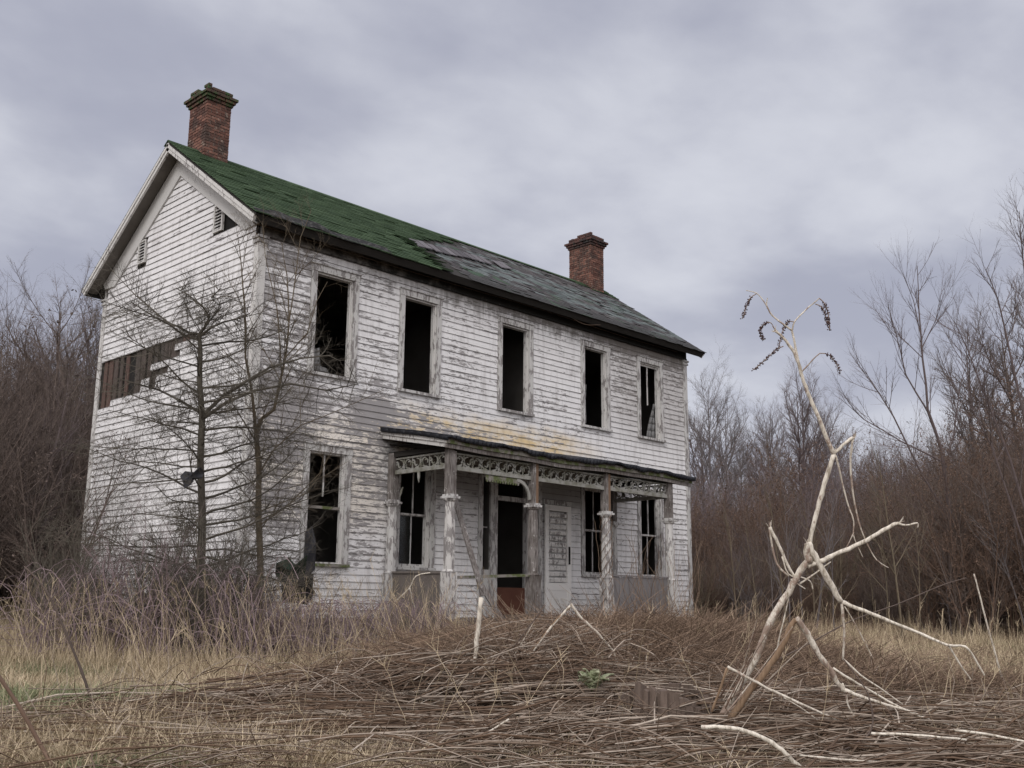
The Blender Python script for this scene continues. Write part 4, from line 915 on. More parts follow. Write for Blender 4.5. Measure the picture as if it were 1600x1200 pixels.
for k_ in range(60):
    d = U(20, 27); px = U(1430, 2050); h = (958-(680-(px-1430)*.17+U(0, 120)))/FPX*d+.7; p = gp(px2r(px, d), d, GZ+.05); it.append((p.x, p.y, p.z, U(0, 6.3), h/4.7, random.choice((0, 1, 2, 3, 4, 0, 1))))
for k_ in range(60):
    d = U(24, 34); px = U(1085, 1500); p = gp(px2r(px, d), d, GZ+.03); (it.append((p.x, p.y, p.z, U(0, 6.3), U(.28, .5), random.choice((3, 4, 5, 0)))) if d > 27 else None)
scatter('right_thicket', ps, it, 'dense brown leafless thicket behind the field right of the house')
for p_ in ps: pass
it = []
ps2 = [p_.copy() for p_ in ps[:3]]+[ps[6].copy(), proto_shrub(131, M_bkd, 4.5, 9, 1800)]
for k_ in range(170):
    d = U(20, 44); px = U(-420, 230) if d > 26 else U(-420, 110); top = 560+U(-15, 110)-(20 if px < 60 else 0); h = (958-top)/FPX*d+.7
    p = gp(px2r(px, d), d, GZ+.05); it.append((p.x, p.y, p.z, U(0, 6.3), h/4.7, random.choice((0, 1, 2, 3, 4, 0, 1))))
scatter('left_thicket', ps2, it, 'dense dark leafless thicket behind and left of the house')
random.seed(93)
def sapling_src(seed):
    random.seed(seed); T = Tubes(); P = [dict(steps=8, wig=.05, up=.05, tap=.85), dict(n=11, ang=32, lr=.34, rr=.5, wig=.08, up=.06, steps=4, start=.3, fall=.4), dict(n=5, ang=32, lr=.45, rr=.6, wig=.1, up=.05, steps=3, start=.2)]
    grow(T, Vector((0, 0, -.05)), Vector((U(-.15, .15), U(-.15, .15), 1)), 4.2, .028, 0, P)
    return T.build('bare_sapling', M_bkg if seed % 2 else M_sap, None, smooth=False)
sps = [sapling_src(200+i) for i in range(4)]; random.seed(94)
for i in range(34):
    o = sps[i] if i < 4 else sps[i % 4].copy()
    if i >= 4: col.objects.link(o)
    px = U(1090, 1330) if i % 3 == 0 else U(1330, 1640); d = U(19, 27); p = gp(px2r(px, d), d, GZ); o.location = p; o.rotation_euler = (U(-.12, .12), U(-.12, .12), U(0, 6.3)); s_ = U(.45, .95); o.scale = (s_, s_, s_)
    tag(o, ('tall' if s_ > .7 else 'short')+(' tan' if i % 2 else ' grey').replace('tan' if i % 2 else 'grey', 'tan' if (i % 4) % 2 == 0 else 'grey')+' bare sapling standing '+('just past the house corner' if px < 1330 else 'right of the forked bleached stalk')+' before the dark thicket', 'sapling', 'thin saplings along the near edge of the thicket')
# --- far wooded rise
it = []
random.seed(3)
for k_ in range(240):
    d = U(75, 150); px = U(-500, 2300); h = (958-(790+U(-14, 20)))/FPX*d+.7; p = gp(px2r(px, d), d, GZ+.05); it.append((p.x, p.y, p.z, U(0, 6.3), h/4.7, random.choice((0, 1))))
ps3 = [ps[8].copy(), ps[9].copy()]; scatter('distant_woods', ps3, it, 'far leafless woods closing the view behind the thickets')

# --- crab tree before the gable
def crab():
    random.seed(14); D = 14.2; base = at(316, 1040, D); base.z = GZ-.05; root = empty('crab_apple_tree', base); T = Tubes(); C_ = Tubes()
    pts = [Vector((0, 0, 0))]+[at(px, py, D)-base for px, py in ((318, 960), (314, 880), (316, 800), (313, 720), (316, 650), (312, 600), (313, 545), (311, 522))]
    T.add(pts, [.062, .056, .053, .050, .046, .043, .037, .030, .026], .35, 8)
    for i in range(60):
        q_ = random.randint(1, len(pts)-2); bp = pts[q_].lerp(pts[q_+1], random.random()); a = U(0, 6.3); T.add([bp, bp+Vector((math.cos(a), math.sin(a), .3))*.06, bp+Vector((math.cos(a), math.sin(a), .5))*U(.08, .2)], [.010, .006, .002], random.random(), 4)
    T.build('trunk', M_crab, root, smooth=True)
    P = [None, dict(steps=9, wig=.18, up=.012, tap=.8), dict(n=16, ang=50, lr=.42, rr=.34, wig=.20, up=.03, steps=5, start=.15, fall=.2, da=18), dict(n=9, ang=55, lr=.46, rr=.5, wig=.26, up=.03, steps=4, start=.1, da=20), dict(n=5, ang=55, lr=.5, rr=.65, wig=.25, up=.05, steps=2, start=.1)]
    tz = pts[-1].z; limbs = 52
    for k_ in range(limbs):
        f = k_/(limbs-1); z = tz*(.17+.81*f); 
        j = max(i for i in range(len(pts)) if pts[i].z <= z+1e-6); j = min(j, len(pts)-2); u = (z-pts[j].z)/(pts[j+1].z-pts[j].z); bp = pts[j].lerp(pts[j+1], u)
        a = k_*2.4+U(-.4, .4); el = U(.0, .22)+.12*f
        hd_ = HR*math.cos(a)+HF*math.sin(a)*.8; ln = U(1.3, 2.2)*(1-.12*f) if abs(math.cos(a)) > .4 else U(.7, 1.2)
        grow(C_, bp, hd_+Vector((0, 0, el)), ln, U(.010, .019), 1, P)
    for (pxs, r) in (([(312, 522), (322, 508), (327, 495), (316, 478), (296, 462), (275, 450)], .022), ([(311, 522), (296, 520), (278, 510), (250, 500), (225, 485), (205, 472)], .022), ([(313, 525), (330, 512), (350, 503), (372, 498), (395, 492)], .020), ([(322, 508), (345, 480), (330, 465), (345, 450)], .014), ([(316, 650), (345, 622), (378, 600), (420, 575), (470, 560), (520, 555)], .030), ([(316, 655), (355, 628), (400, 610), (455, 600), (510, 610), (560, 600)], .026), ([(314, 645), (280, 625), (250, 610), (215, 600), (180, 590)], .022)):
        V = [at(px, py, D+U(-.25, .25)*(i > 0))-base for i, (px, py) in enumerate(pxs)]; C_.add(V, [r*(1-.75*i/(len(V)-1)) for i in range(len(V))], .3, 5)
        for i in range(len(V)-1):
            for q in range(6):
                bp = V[i].lerp(V[i+1], random.random()); bd = (V[i+1]-V[i]).normalized(); perp = bd.cross(rvec()).normalized(); grow(C_, bp, bd*.5+perp, U(.3, .7), .006, 2, P)
    C_.build('crown', M_crab, root, smooth=False)
    tag(root, 'dark twiggy crab tree with level branches before the white gable wall', 'tree')
crab()
PSAP = [None, dict(len=1.0, r=.009, ang=38, up=.03, wig=.09, steps=5), dict(n=9, ang=42, lr=.5, rr=.6, up=.03, wig=.12, steps=3), dict(n=5, ang=44, lr=.5, rr=.6, up=.03, wig=.14, steps=2)]
traced('young_tree', [([(408, 1035), (406, 960), (407, 880), (403, 800), (405, 740), (400, 680), (408, 655)], .055, .032, 10),
    ([(408, 655), (428, 640), (437, 600), (446, 560), (452, 500), (448, 430), (440, 380)], .026, .004, 12), ([(400, 680), (395, 620), (384, 560), (382, 480), (378, 420), (372, 370)], .024, .004, 14), ([(452, 500), (462, 430), (470, 370), (486, 330)], .010, .003, 5),
    ([(445, 560), (480, 520), (495, 470), (512, 440)], .010, .003, 4), ([(407, 820), (450, 790), (500, 740), (520, 700)], .012, .003, 6), ([(405, 740), (430, 700), (470, 665), (530, 640), (600, 610)], .012, .003, 7),
    ([(440, 580), (432, 480), (415, 400), (410, 345)], .010, .003, 4), ([(403, 800), (430, 790), (480, 770), (505, 735)], .010, .003, 5), ([(406, 700), (370, 640), (345, 600)], .012, .003, 6)],
    14.6, PSAP, M_sap, 'thin forked young tree with whippy upright shoots at the near corner of the house', 'tree', 50)

# --- brambles, tall dry stems along the house
random.seed(21); T = Tubes()
def cane(px, d, h, reach, r=.007):
    r0 = px2r(px, d); b = rdz(r0, d, -.02); a = U(0, 6.3); dv = Vector((math.cos(a), math.sin(a), 0)); n_ = 9; pts = []
    for i in range(n_): f = i/(n_-1); pts.append(b+dv*(reach*f**1.3)+Vector((0, 0, h*math.sin(min(f*1.0, 1)*math.pi*.62)/math.sin(math.pi*.5)*(1-.25*f*f)))+rvec()*.015)
    T.add(pts, [r*(1-.6*i/(n_-1)) for i in range(n_)], random.random())
for k_ in range(1250):
    px = random.choice((U(60, 420), U(120, 640), U(250, 560), U(440, 700))); d = U(12.6, 15.6)
    if px > 430: d = U(13.5, 15.2)
    if px > 560: d = U(14.6, 16.2)
    cane(px, d, U(.5, 1.75)*random.random()**.3 if px < 420 else U(.4, 1.0), U(.3, 1.3), U(.0035, .008))
tag(T.build('bramble_thicket', M_cane, None, smooth=False), 'tangle of arching purplish bramble canes along the base of the house', kind='stuff')
T = Tubes(); random.seed(22)
def stem(px, d, h, lean=.25, r=.005, heads=True):
    b = rdz(px2r(px, d), d, -.02); a = U(0, 6.3); v = Vector((math.cos(a)*U(0, lean), math.sin(a)*U(0, lean), 1)).normalized(); n_ = 6
    pts = [b+v*h*i/(n_-1)+Vector((v.x, v.y, 0))*(.35*h*(i/(n_-1))**2)+rvec()*.012 for i in range(n_)]; t = random.random(); T.add(pts, [r*(1-.55*i/(n_-1)) for i in range(n_)], t)
    if heads and random.random() < .4:
        for q in range(random.randint(3, 8)):
            p = pts[-2].lerp(pts[-1], random.random()); T.add([p, p+(v+rvec()*.7).normalized()*U(.04, .14)], [r*.6, r*.3], t)
for k_ in range(1000): 
    px = U(-60, 760); d = U(11.3, 15.5); stem(px, d, U(.5, 1.25) if px < 700 else U(.3, .8), .5, U(.002, .004))
for k_ in range(320): stem(U(1040, 1700), U(14, 26), U(.3, .9))
for k_ in range(260): px = U(700, 1080); stem(px, U(15.0, 17.5), U(.3, .65))
for k_ in range(260): stem(U(-40, 1650), U(6, 11), U(.2, .8), .6, U(.002, .0035))
tag(T.build('dry_weed_stems', M_dry, None, smooth=False), 'tall pale dead weed stems standing in front of the house', kind='stuff')
# reddish seed stems / vines over the right porch end
T = Tubes(); random.seed(24)
for k_ in range(60):
    x = U(7.3, 10.2); y = U(-2.3, -1.85); p = Vector((x, y, GZ+.1)); d = Vector((U(-.3, .3), .05, 1)); pts = [p]
    n_ = random.randint(7, 13)
    for i in range(n_):
        d = (d+rvec()*.28+Vector((0, .02, .05))).normalized(); p = p+d*.2; p.y = min(p.y, -1.80) if p.z < 2.3 else p.y; pts.append(p)
    T.add(pts, [.006*(1-.6*i/n_) for i in range(n_+1)], random.random(), 4)
for xx in (7.38,):
    for s_ in range(5):
        pts = [Vector((xx+.13*math.cos(i*.8+s_*1.2), PY+.13*math.sin(i*.8+s_*1.2), -.5+i*.13)) for i in range(17)]; T.add(pts, [.006]*17, .4, 4)
tag(T.build('dead_vine', M_forb, None, smooth=False), 'dead brown vine climbing the right half of the porch', kind='stuff')

random.seed(88); it = []
ps4 = [proto_shrub(140+i, M_crab, 4.0, 7, 0) for i in range(2)]+[proto_shrub(150, M_cane, 4.0, 6, 0)]
for k_ in range(52):
    px = U(105, 400); d = U(13.3, 15.6) if px > 210 else U(13.5, 17); r_ = px2r(px, d); p = rdz(r_, d, -.05)
    if p.x > -.5 and p.y > -.5: continue
    it.append((p.x, p.y, p.z, U(0, 6.3), U(.25, .6), random.choice((0, 1, 0, 1, 2))))
for k_ in range(22):
    px = U(400, 700); d = U(13.4, 15.0); r_ = px2r(px, d); p = rdz(r_, d, -.05)
    if p.y > -.5: continue
    it.append((p.x, p.y, p.z, U(0, 6.3), U(.18, .30), random.choice((0, 2, 2))))
scatter('undergrowth', ps4, it, 'leafless twiggy undergrowth crowding the foot of the gable wall')
# --- grass and matted growth (tufts instanced inside one object each)
def tuft(seed, nb, h, wd, spread, droop, mt):
    g_ = np.random.default_rng(seed); n_ = 5; a = g_.uniform(0, 6.28, nb); rr = spread*np.sqrt(g_.uniform(0, 1, nb)); b = g_.uniform(0, 6.28, nb); hh = h*g_.uniform(.35, 1.1, nb); dr = droop*g_.uniform(.2, 1.3, nb)
    base = np.stack([rr*np.cos(a), rr*np.sin(a), np.full(nb, -.02)], 1); dv = np.stack([np.cos(b), np.sin(b)], 1); pv = np.stack([-np.sin(b+g_.uniform(-1, 1, nb)), np.cos(b)], 1)
    V = np.zeros((nb, n_, 2, 3)); f = np.linspace(0, 1, n_)
    for i, t in enumerate(f):
        c = base.copy(); k_ = dr*t**1.6*hh; c[:, :2] += dv*k_[:, None]; c[:, 2] += hh*(t-.45*np.clip(dr, 0, 1.6)*t**2.2)
        wv = wd*(1-t*.85)
        V[:, i, 0] = c; V[:, i, 1] = c; V[:, i, 0, :2] += pv*wv; V[:, i, 1, :2] -= pv*wv
    k0 = np.arange(nb)[:, None]*n_*2+np.arange(n_-1)[None, :]*2
    F = np.stack([k0, k0+1, k0+3, k0+2], -1).reshape(-1, 4); T_ = np.repeat(g_.uniform(0, 1, nb), n_-1)
    return quadmesh('tuft_source', V.reshape(-1, 3), F, T_, mt, lk=False)
def twigmat(seed, nb, size, h, mt, r=.003, fl=.35):
    random.seed(seed); T = Tubes()
    for i in range(nb):
        p = Vector((U(-size, size), U(-size, size), U(0, h)*.8)); a = U(0, 6.3); d = Vector((math.cos(a), math.sin(a), U(-fl, fl))).normalized(); ln = U(.1, .45)*size/.35
        pts = [p]
        for q in range(3): d = (d+rvec()*.22).normalized(); p = p+d*ln/3; p.z = max(p.z, .0); pts.append(p)
        T.add(pts, [r, r*.9, r*.7, r*.4], random.random())
    V, F, T_ = T.arrays(); return quadmesh('mat_source', V, F, T_, mt, lk=False)
random.seed(31); it = []
def zone(px, d):
    # 0 tan grass, 1 green, 2 brown forbs
    r = px2r(px, d); a = math.sin(r*1.7+d*.9)+math.sin(r*.6-d*1.3+1)
    if px < 720 and d > 8.0 or px < 330: return (1 if a > .45 else 0)
    if px > 1180 and 9.5 < d < 26: return (1 if a > .1 else (0 if a > -1.5 else 2))
    return 2 if random.random() < .7 else 0
gs = [tuft(1, 80, .26, .003, .17, 1.1, M_dry), tuft(2, 60, .40, .003, .16, .7, M_dry), tuft(3, 60, .22, .003, .15, 1.1, M_grn), tuft(4, 80, .13, .0025, .2, 1.8, M_dry)]
fs = [twigmat(5, 210, .36, .10, M_forb, .0022), twigmat(6, 170, .38, .17, M_forb, .0022, .55), twigmat(7, 210, .36, .06, M_forb, .002, .15)]
itg = []; itf = []
for k_ in range(23000):
    d = 5.0*math.exp(U(0, 1)**.9*math.log(6.2)); px = U(-320, 1920); r = px2r(px, d); p = gp(r, d)
    if -.1 < p.x < L and -.1 < p.y < W: continue
    if 2.9 < p.x < 9.7 and -1.85 < p.y < 0: continue
    z = ground_rd(r, d)-.01; q = zone(px, d); s = U(.7, 1.25)*(1+max(0, d-14)*.03)
    if q == 2 and d > 8.9: itf.append((p.x, p.y, z, U(0, 6.3), s, random.randint(0, 2), U(-.2, .2)))
    heap = r > -1.5+(8-d)*.35 and d < 9.0
    if heap and random.random() < (.93 if r < 2.5 else .6): continue
    if q == 2 and random.random() < (.75 if d > 9 else .3): continue
    tall = 1 if px < 760 and d > 11.5 and random.random() < .5 else (random.choice((0, 3)) if px < 760 and d > 8.3 else ((0 if random.random() < .7 else 1) if px > 1150 and d > 9.5 else (3 if random.random() < .8 else 0)))
    itg.append((p.x, p.y, z, U(0, 6.3), s, 2 if q == 1 and random.random() < .6 else tall, U(-.15, .15)))
scatter('grass', gs, itg, 'dry tan winter grass with green patches')
# heaped twiggy growth on the mound before the porch
random.seed(33)
for k_ in range(950):
    r = random.gauss(1.2, 1.15); d = random.gauss(11.0, 1.6)
    if d < 8: continue
    p = gp(r, d); 
    if p.y > -1.95 and 2.7 < p.x < 10: continue
    itf.append((p.x, p.y, ground_rd(r, d)+U(0, .08), U(0, 6.3), U(.8, 1.4), random.randint(0, 2), U(-.4, .4)))
scatter('matted_weeds', fs, itf, 'matted reddish brown dead weeds covering the ground and mound')
# --- the heap of fallen stalks
T = Tubes(); random.seed(35)
def fallen(r, d, ln, ang, r0, lift=0., t=None, bow=.04):
    if ((r-1.02)/.30)**2+((d-6.75)/.30)**2 < 1: return
    if r < -.1 and d > 9.2+(r+.1)*.85: return
    if r > .6 and d < 7.6: lift *= .35
    if ((r+.35)/.72)**2+((d-7.1)/.75)**2 < 1 and random.random() < .93: return
    n_ = 6; a = ang; dv = HR*math.cos(a)+HF*math.sin(a); c = gp(r, d); pts = []
    for i in range(n_):
        f = i/(n_-1)-.5; p = c+dv*ln*f; rr = r+math.cos(a)*ln*f; dd = d+math.sin(a)*ln*f
        pts.append((p, ground_rd(rr, dd)))
    z0, z1 = max(pts[0][1], GZ), max(pts[-1][1], GZ); P = []
    hf = .07+.20*math.exp(-((r-.5)/1.0)**2-((d-8.3)/1.2)**2)+.10*math.exp(-((r-2)/1.5)**2-((d-6.8)/1.2)**2); sl0 = U(-.03, hf); sl1 = U(-.03, hf)
    for i, (p, g_) in enumerate(pts):
        f = i/(n_-1); zz = max(z0+(z1-z0)*f+lift+bow*math.sin(f*math.pi)+sl0*(1-f)+sl1*f, g_+r0*.5+lift*.6); P.append(Vector((p.x, p.y, zz))+rvec()*.010*ln)
    T.add(P, [r0*(1-.5*i/(n_-1)) for i in range(n_)], (random.random()**3.2 if t is None else t), 5 if r0 > .006 else 3)
def clump(r, d): return .5+.5*math.sin(r*2.1+d*1.3)*math.sin(d*2.9-r*.8+1)
for k_ in range(3000):
    r = random.gauss(-.5, 1.5); d = 7.5+random.gauss(0, .85)+.22*(r+1)
    if d < 4.6 or d > 10.3 or (r < -1.9 and d > 7.2) or random.random() > .35+.65*clump(r, d): continue
    fallen(r, d, U(.5, 2.3), random.gauss(.50 if r > -1.2 and d > 7.6 else .2, .42), U(.0025, .0085), U(0, .20)*math.exp(-((r+.3)/1.8)**2-((d-8.1)/1)**2)+U(0, .08)*clump(r, d), bow=U(-.02, .09))
for k_ in range(2100):
    r = U(-3.6, 4.4); d = 4.1+4.5*random.random()**1.2
    if r < -1.6 and random.random() < .55: continue
    if random.random() > .3+.7*clump(r+2, d): continue
    fallen(r, d, U(.2, 1.1), U(-1.3, 1.5), U(.002, .0055), U(0, .08), bow=U(-.02, .10))
for k_ in range(750):
    r = random.gauss(2.3, 1.0); d = random.gauss(6.5, 1.0)
    if d > 4.3: fallen(r, d, U(.4, 1.7), random.gauss(.05, .6), U(.003, .008), U(0, .12), bow=U(-.02, .12))
for k_ in range(800):     # steeper ones crossing the heap
    r = random.gauss(-.1, 1.3); d = random.gauss(8.0, .8); fallen(r, d, U(.3, 1.0), U(-1.5, 1.5), U(.002, .0045), U(.0, .26), bow=.12)
for k_ in range(500):     # short twigs standing out of it
    r = U(-3.3, 3.8); d = U(5., 9.5); p = rdz(r, d, -.02); v = (Vector((U(-1, 1), U(-1, 1), U(.3, 1.4)))).normalized(); ln = U(.08, .38); q = p+v*ln; q2 = q+(v+rvec()*.5).normalized()*ln*.5
    T.add([p, q, q2], [.003, .0025, .001], random.random()**1.5)
tag(T.build('stalk_heap', M_stalk, None, smooth=False), 'heap of fallen reddish brown weed stalks across the near ground', kind='stuff')

# --- single stalks one can point to
def catmull(P, k=4):
    if len(P) < 3: return P
    out = []
    for i in range(len(P)-1):
        p0 = P[max(i-1, 0)]; p1 = P[i]; p2 = P[i+1]; p3 = P[min(i+2, len(P)-1)]
        for j in range(k):
            t = j/k; out.append(.5*((2*p1)+(p2-p0)*t+(2*p0-5*p1+4*p2-p3)*t*t+(3*p1-p0-3*p2+p3)*t*t*t))
    out.append(P[-1]); return out
def stalk_pts(pts, D, sharp=False):
    V = [at(q[0], q[1], D+(q[2] if len(q) > 2 else 0)) for q in pts]; return V if sharp else catmull(V, 3)
def limb(root, name, pts, D, w0, w1, mt, tone=.3, sharp=False, knob=True, sides=9):
    """w0,w1 are widths as seen, in photo pixels"""
    base = root.location if root else Vector((0, 0, 0)); V = [v-base for v in stalk_pts(pts, D, sharp)]; n_ = len(V); T = Tubes()
    rad = []
    for i in range(n_):
        f = i/(n_-1); r_ = (w0+(w1-w0)*f)*.385/FPX*D; r_ *= 1+.07*math.sin(i*2.1+n_)+U(-.05, .05); rad.append(max(r_, .0012))
    V = [V[0]]+V+[V[-1]+(V[-1]-V[-2]).normalized()*.003]; rad = [0.0005]+rad+[.0004]; V[0] = V[0]-(V[2]-V[1]).normalized()*.003
    V = [v+(rvec()*rad[i]*.22 if 1 < i < len(V)-2 else Vector()) for i, v in enumerate(V)]
    T.add(V, rad, tone, sides); return T.build(name, mt, root)
def raceme(root, pts, D, w=1.6):
    V = catmull([at(q[0], q[1], D+(q[2] if len(q) > 2 else 0))-root.location for q in pts], 6); T = Tubes(); T.add(V, [w/2/FPX*D]*len(V), .9, 4); o = T.build('raceme', M_bleach, root)
    T = Tubes(); n_ = len(V); k0 = n_//3
    for i in range(k0, n_):
        for q in range(5):
            c = V[i]+(V[i-1]-V[i])*random.random(); u = rvec(); p = c+u*.011; T.add([c, p], [.0012, .0012], .3); b = .0038*U(.6, 1.2)
            T.add([p+Vector((0, 0, b)), p+Vector((0, 0, b*.6)), p, p-Vector((0, 0, b*.6)), p-Vector((0, 0, b))], [.0003, b*.8, b, b*.8, .0003], random.random(), 6)
    T.build('berries', M_berry, o)
random.seed(61); D = 6.2
b0 = at(1128, 1128, D); big = empty('pokeweed_stalk', b0)
tag(big, 'tall bleached dead stalk with forked arms and drooping berry clusters', 'dead plant')
limb(big, 'stem', [(1122, 1135), (1150, 1080), (1180, 1030), (1205, 968), (1232, 925), (1250, 893), (1264, 872)], D, 15, 13, M_bleach, .5)
limb(big, 'stem', [(1264, 878), (1261, 862), (1262, 850)], D, 15, 13, M_bleach, .5)
limb(big, 'stem', [(1265, 852), (1271, 820), (1280, 785), (1291, 745), (1303, 710)], D, 9, 10, M_bleach, .1)
limb(big, 'stem', [(1303, 712), (1290, 680), (1276, 645), (1262, 612), (1254, 590), (1247, 565), (1237, 545), (1224, 528), (1212, 518)], D, 9, 5, M_bleach, .3)
limb(big, 'branch', [(1252, 588), (1246, 560), (1242, 538), (1237, 515)], D, 6, 4, M_bleach, .2)
limb(big, 'branch', [(1237, 516), (1220, 504), (1206, 492), (1199, 480), (1192, 469), (1182, 458), (1166, 454)], D, 4, 1.5, M_bleach, .4)
limb(big, 'branch', [(1238, 516), (1242, 502), (1255, 488), (1266, 478), (1276, 470), (1280, 466)], D, 3.4, 2, M_bleach, .4)
limb(big, 'branch', [(1252, 582), (1264, 569), (1272, 560), (1281, 552)], D, 3, 2, M_bleach, .9)
limb(big, 'branch', [(1199, 482), (1198, 475), (1199, 466)], D, 2.5, 2, M_bleach, .4)
for pts in ([(1182, 459), (1172, 466), (1166, 480), (1160, 498)], [(1280, 466), (1288, 474), (1294, 490), (1296, 515)], [(1274, 475), (1284, 480), (1290, 494), (1294, 508)], [(1240, 503), (1231, 503), (1223, 518), (1216, 545)], [(1212, 518), (1205, 505), (1196, 505), (1188, 514), (1189, 524), (1194, 531)], [(1224, 541), (1212, 547), (1196, 562), (1177, 578)], [(1281, 552), (1294, 554), (1305, 566), (1313, 582)]): raceme(big, pts, D)
limb(big, 'branch', [(1304, 708), (1316, 697), (1325, 689), (1333, 684)], D, 6, 7, M_bleach, .2)
limb(big, 'branch', [(1333, 684), (1329, 715), (1330, 745), (1336, 790), (1345, 825), (1356, 852), (1370, 875), (1388, 887)], D, 5, 1.5, M_bleach, .5)
limb(big, 'branch', [(1306, 712), (1314, 745), (1324, 785), (1334, 815), (1334, 838), (1348, 870)], D, 4, 1.5, M_bleach, .5)
limb(big, 'branch', [(1334, 832), (1328, 845), (1322, 856)], D, 2.5, 1.2, M_bleach, .6)
limb(big, 'arm', [(1262, 848), (1272, 868), (1288, 895), (1302, 920), (1314, 940)], D, 15, 11, M_bleach, .0)
limb(big, 'arm', [(1314, 940), (1340, 951), (1372, 963), (1405, 977), (1440, 990), (1480, 1008, -.2), (1508, 1010, -.3), (1522, 1028, -.3), (1538, 1055, -.3)], D, 8.5, 3, M_bleach, .0)
limb(big, 'branch', [(1482, 1008, -.2), (1498, 1035, -.2), (1517, 1062, -.2)], D, 4, 2.5, M_bleach, .2)
limb(big, 'branch', [(1315, 940), (1318, 970), (1319, 1000), (1317, 1030)], D, 6, 4, M_bleach, .4)
limb(big, 'branch', [(1320, 948), (1338, 978), (1352, 1005), (1364, 1028)], D, 2.6, 1.6, M_bleach, .5)
limb(big, 'arm', [(1262, 885), (1285, 876), (1315, 862), (1345, 849), (1372, 834), (1395, 820), (1404, 818)], D, 10, 7, M_bleach, .1)
limb(big, 'arm', [(1402, 817), (1415, 821), (1433, 817), (1434, 824)], D, 5, 2, M_bleach, .1)
limb(big, 'branch', [(1248, 908), (1234, 890), (1222, 862), (1212, 842), (1203, 824)], D, 5, 7, M_bleach, .3)
limb(big, 'branch', [(1232, 900), (1214, 882), (1206, 850), (1202, 826)], D, 4, 4, M_bleach, .7)
limb(big, 'branch', [(1222, 870), (1232, 897), (1252, 902), (1266, 908), (1270, 920)], D, 3, 2, M_bleach, .2)
limb(big, 'branch', [(1250, 912), (1268, 900), (1284, 888), (1298, 878)], D, 4, 2, M_bleach, .4)
limb(big, 'branch', [(1232, 930), (1228, 955), (1219, 990), (1214, 1015), (1208, 1030)], D, 3.5, 2, M_bleach, .2)
limb(big, 'branch', [(1236, 905), (1246, 912), (1258, 920)], D, 3, 2, M_bleach, .3)
random.seed(65)
for (bx, by, rot) in ((1262, 850, 100), (1333, 684, 60), (1203, 825, 100), (1404, 818, 10), (1212, 519, 130), (1304, 708, 90)):
    for q in range(5):
        a_ = R_(rot+U(-45, 45)); l_ = U(5, 13); limb(big, 'splinter', [(bx+U(-3, 3), by+U(-3, 3)), (bx+l_*.5*math.cos(a_)+U(-1, 1), by-l_*.5*math.sin(a_)), (bx+l_*math.cos(a_), by-l_*math.sin(a_))], D, U(2, 3.4), .6, M_bleach, U(0, .9), sides=4)
random.seed(64)
for q in range(16):
    x0_ = U(1118, 1150); y0_ = U(1085, 1135); a_ = R_(U(38, 78)); l_ = U(60, 190); dd_ = U(-.25, .3)
    limb(big, 'side_shoot', [(x0_, y0_, dd_), (x0_+l_*.5*math.cos(a_)+U(-5, 5), y0_-l_*.5*math.sin(a_), dd_), (x0_+l_*math.cos(a_), y0_-l_*math.sin(a_)+U(0, 12), dd_*1.3)], D, U(2, 4.5), 1.2, random.choice((M_bleach, M_stalk, M_bkr)), U(.1, .9), sides=5)
def single(name, lab, cat, limbs, grp=None, D_=6.6):
    p = limbs[0][0][0]; r_ = empty(name, at(p[0], p[1], D_+(p[2] if len(p) > 2 else 0)))
    for i, (pts, w0, w1, mt, tone, *sh) in enumerate(limbs): limb(r_, 'stem' if i == 0 else 'branch', pts, D_, w0, w1, mt, tone, bool(sh))
    return tag(r_, lab, cat, grp)
G_ = 'broken dead stalks standing in the near ground'
single('broken_stalk', 'thick ochre stalk snapped at its top beside the tall bleached stalk', 'dead plant', [([(1140, 1125), (1165, 1088), (1195, 1050), (1222, 1010), (1238, 975), (1244, 968)], 15, 11, M_ochre, .5), ([(1244, 966), (1256, 982), (1268, 1003), (1284, 1030), (1300, 1050), (1312, 1072), (1324, 1082)], 13, 9, M_bleach, .55),
    ([(1320, 1078), (1345, 1088), (1375, 1098), (1410, 1108), (1440, 1118)], 8, 3, M_bleach, .1), ([(1316, 1068), (1322, 1085), (1325, 1102), (1336, 1120), (1352, 1135)], 5, 2, M_bleach, .4), ([(1302, 1044), (1330, 1062), (1365, 1082), (1400, 1102), (1445, 1122), (1495, 1135)], 5, 2.5, M_bleach, .0), ([(1318, 1030), (1345, 1055), (1375, 1075), (1410, 1100)], 4, 2, M_bleach, .1)], G_, 6.0)
single('broken_stalk', 'short bent stalk with white sloping arm left of the forked stalk base', 'dead plant', [([(1112, 1112), (1122, 1085), (1136, 1044)], 5, 5, M_ochre, .5), ([(1137, 1042), (1155, 1052), (1175, 1062), (1200, 1076), (1235, 1092), (1270, 1108), (1306, 1124)], 6.5, 4, M_bleach, .35), ([(1225, 1090), (1250, 1105), (1285, 1130)], 3, 1.5, M_bleach, .2)], G_, 5.95)
single('broken_stalk', 'stubby white stalk cut off flat before the porch doorway', 'dead plant', [([(740, 1075), (741, 1042), (744, 1010), (747, 980), (752, 934)], 7, 10, M_bleach, .0), ([(741, 1035), (743, 990), (748, 948)], 3, 3, M_bleach, .7)], G_, 7.9)
single('broken_stalk', 'pale stalk folded into an upturned V before the white screen door', 'dead plant', [([(812, 1045), (838, 1010), (855, 988), (873, 966), (893, 945)], 5, 5, M_bleach, .3), ([(806, 1052), (832, 1016), (852, 990), (870, 968), (890, 950)], 4, 4, M_ochre, .6), ([(892, 944), (898, 952), (910, 967), (930, 985), (945, 1002), (957, 1016), (966, 1040)], 6, 3, M_bleach, .3)], G_, 8.0)
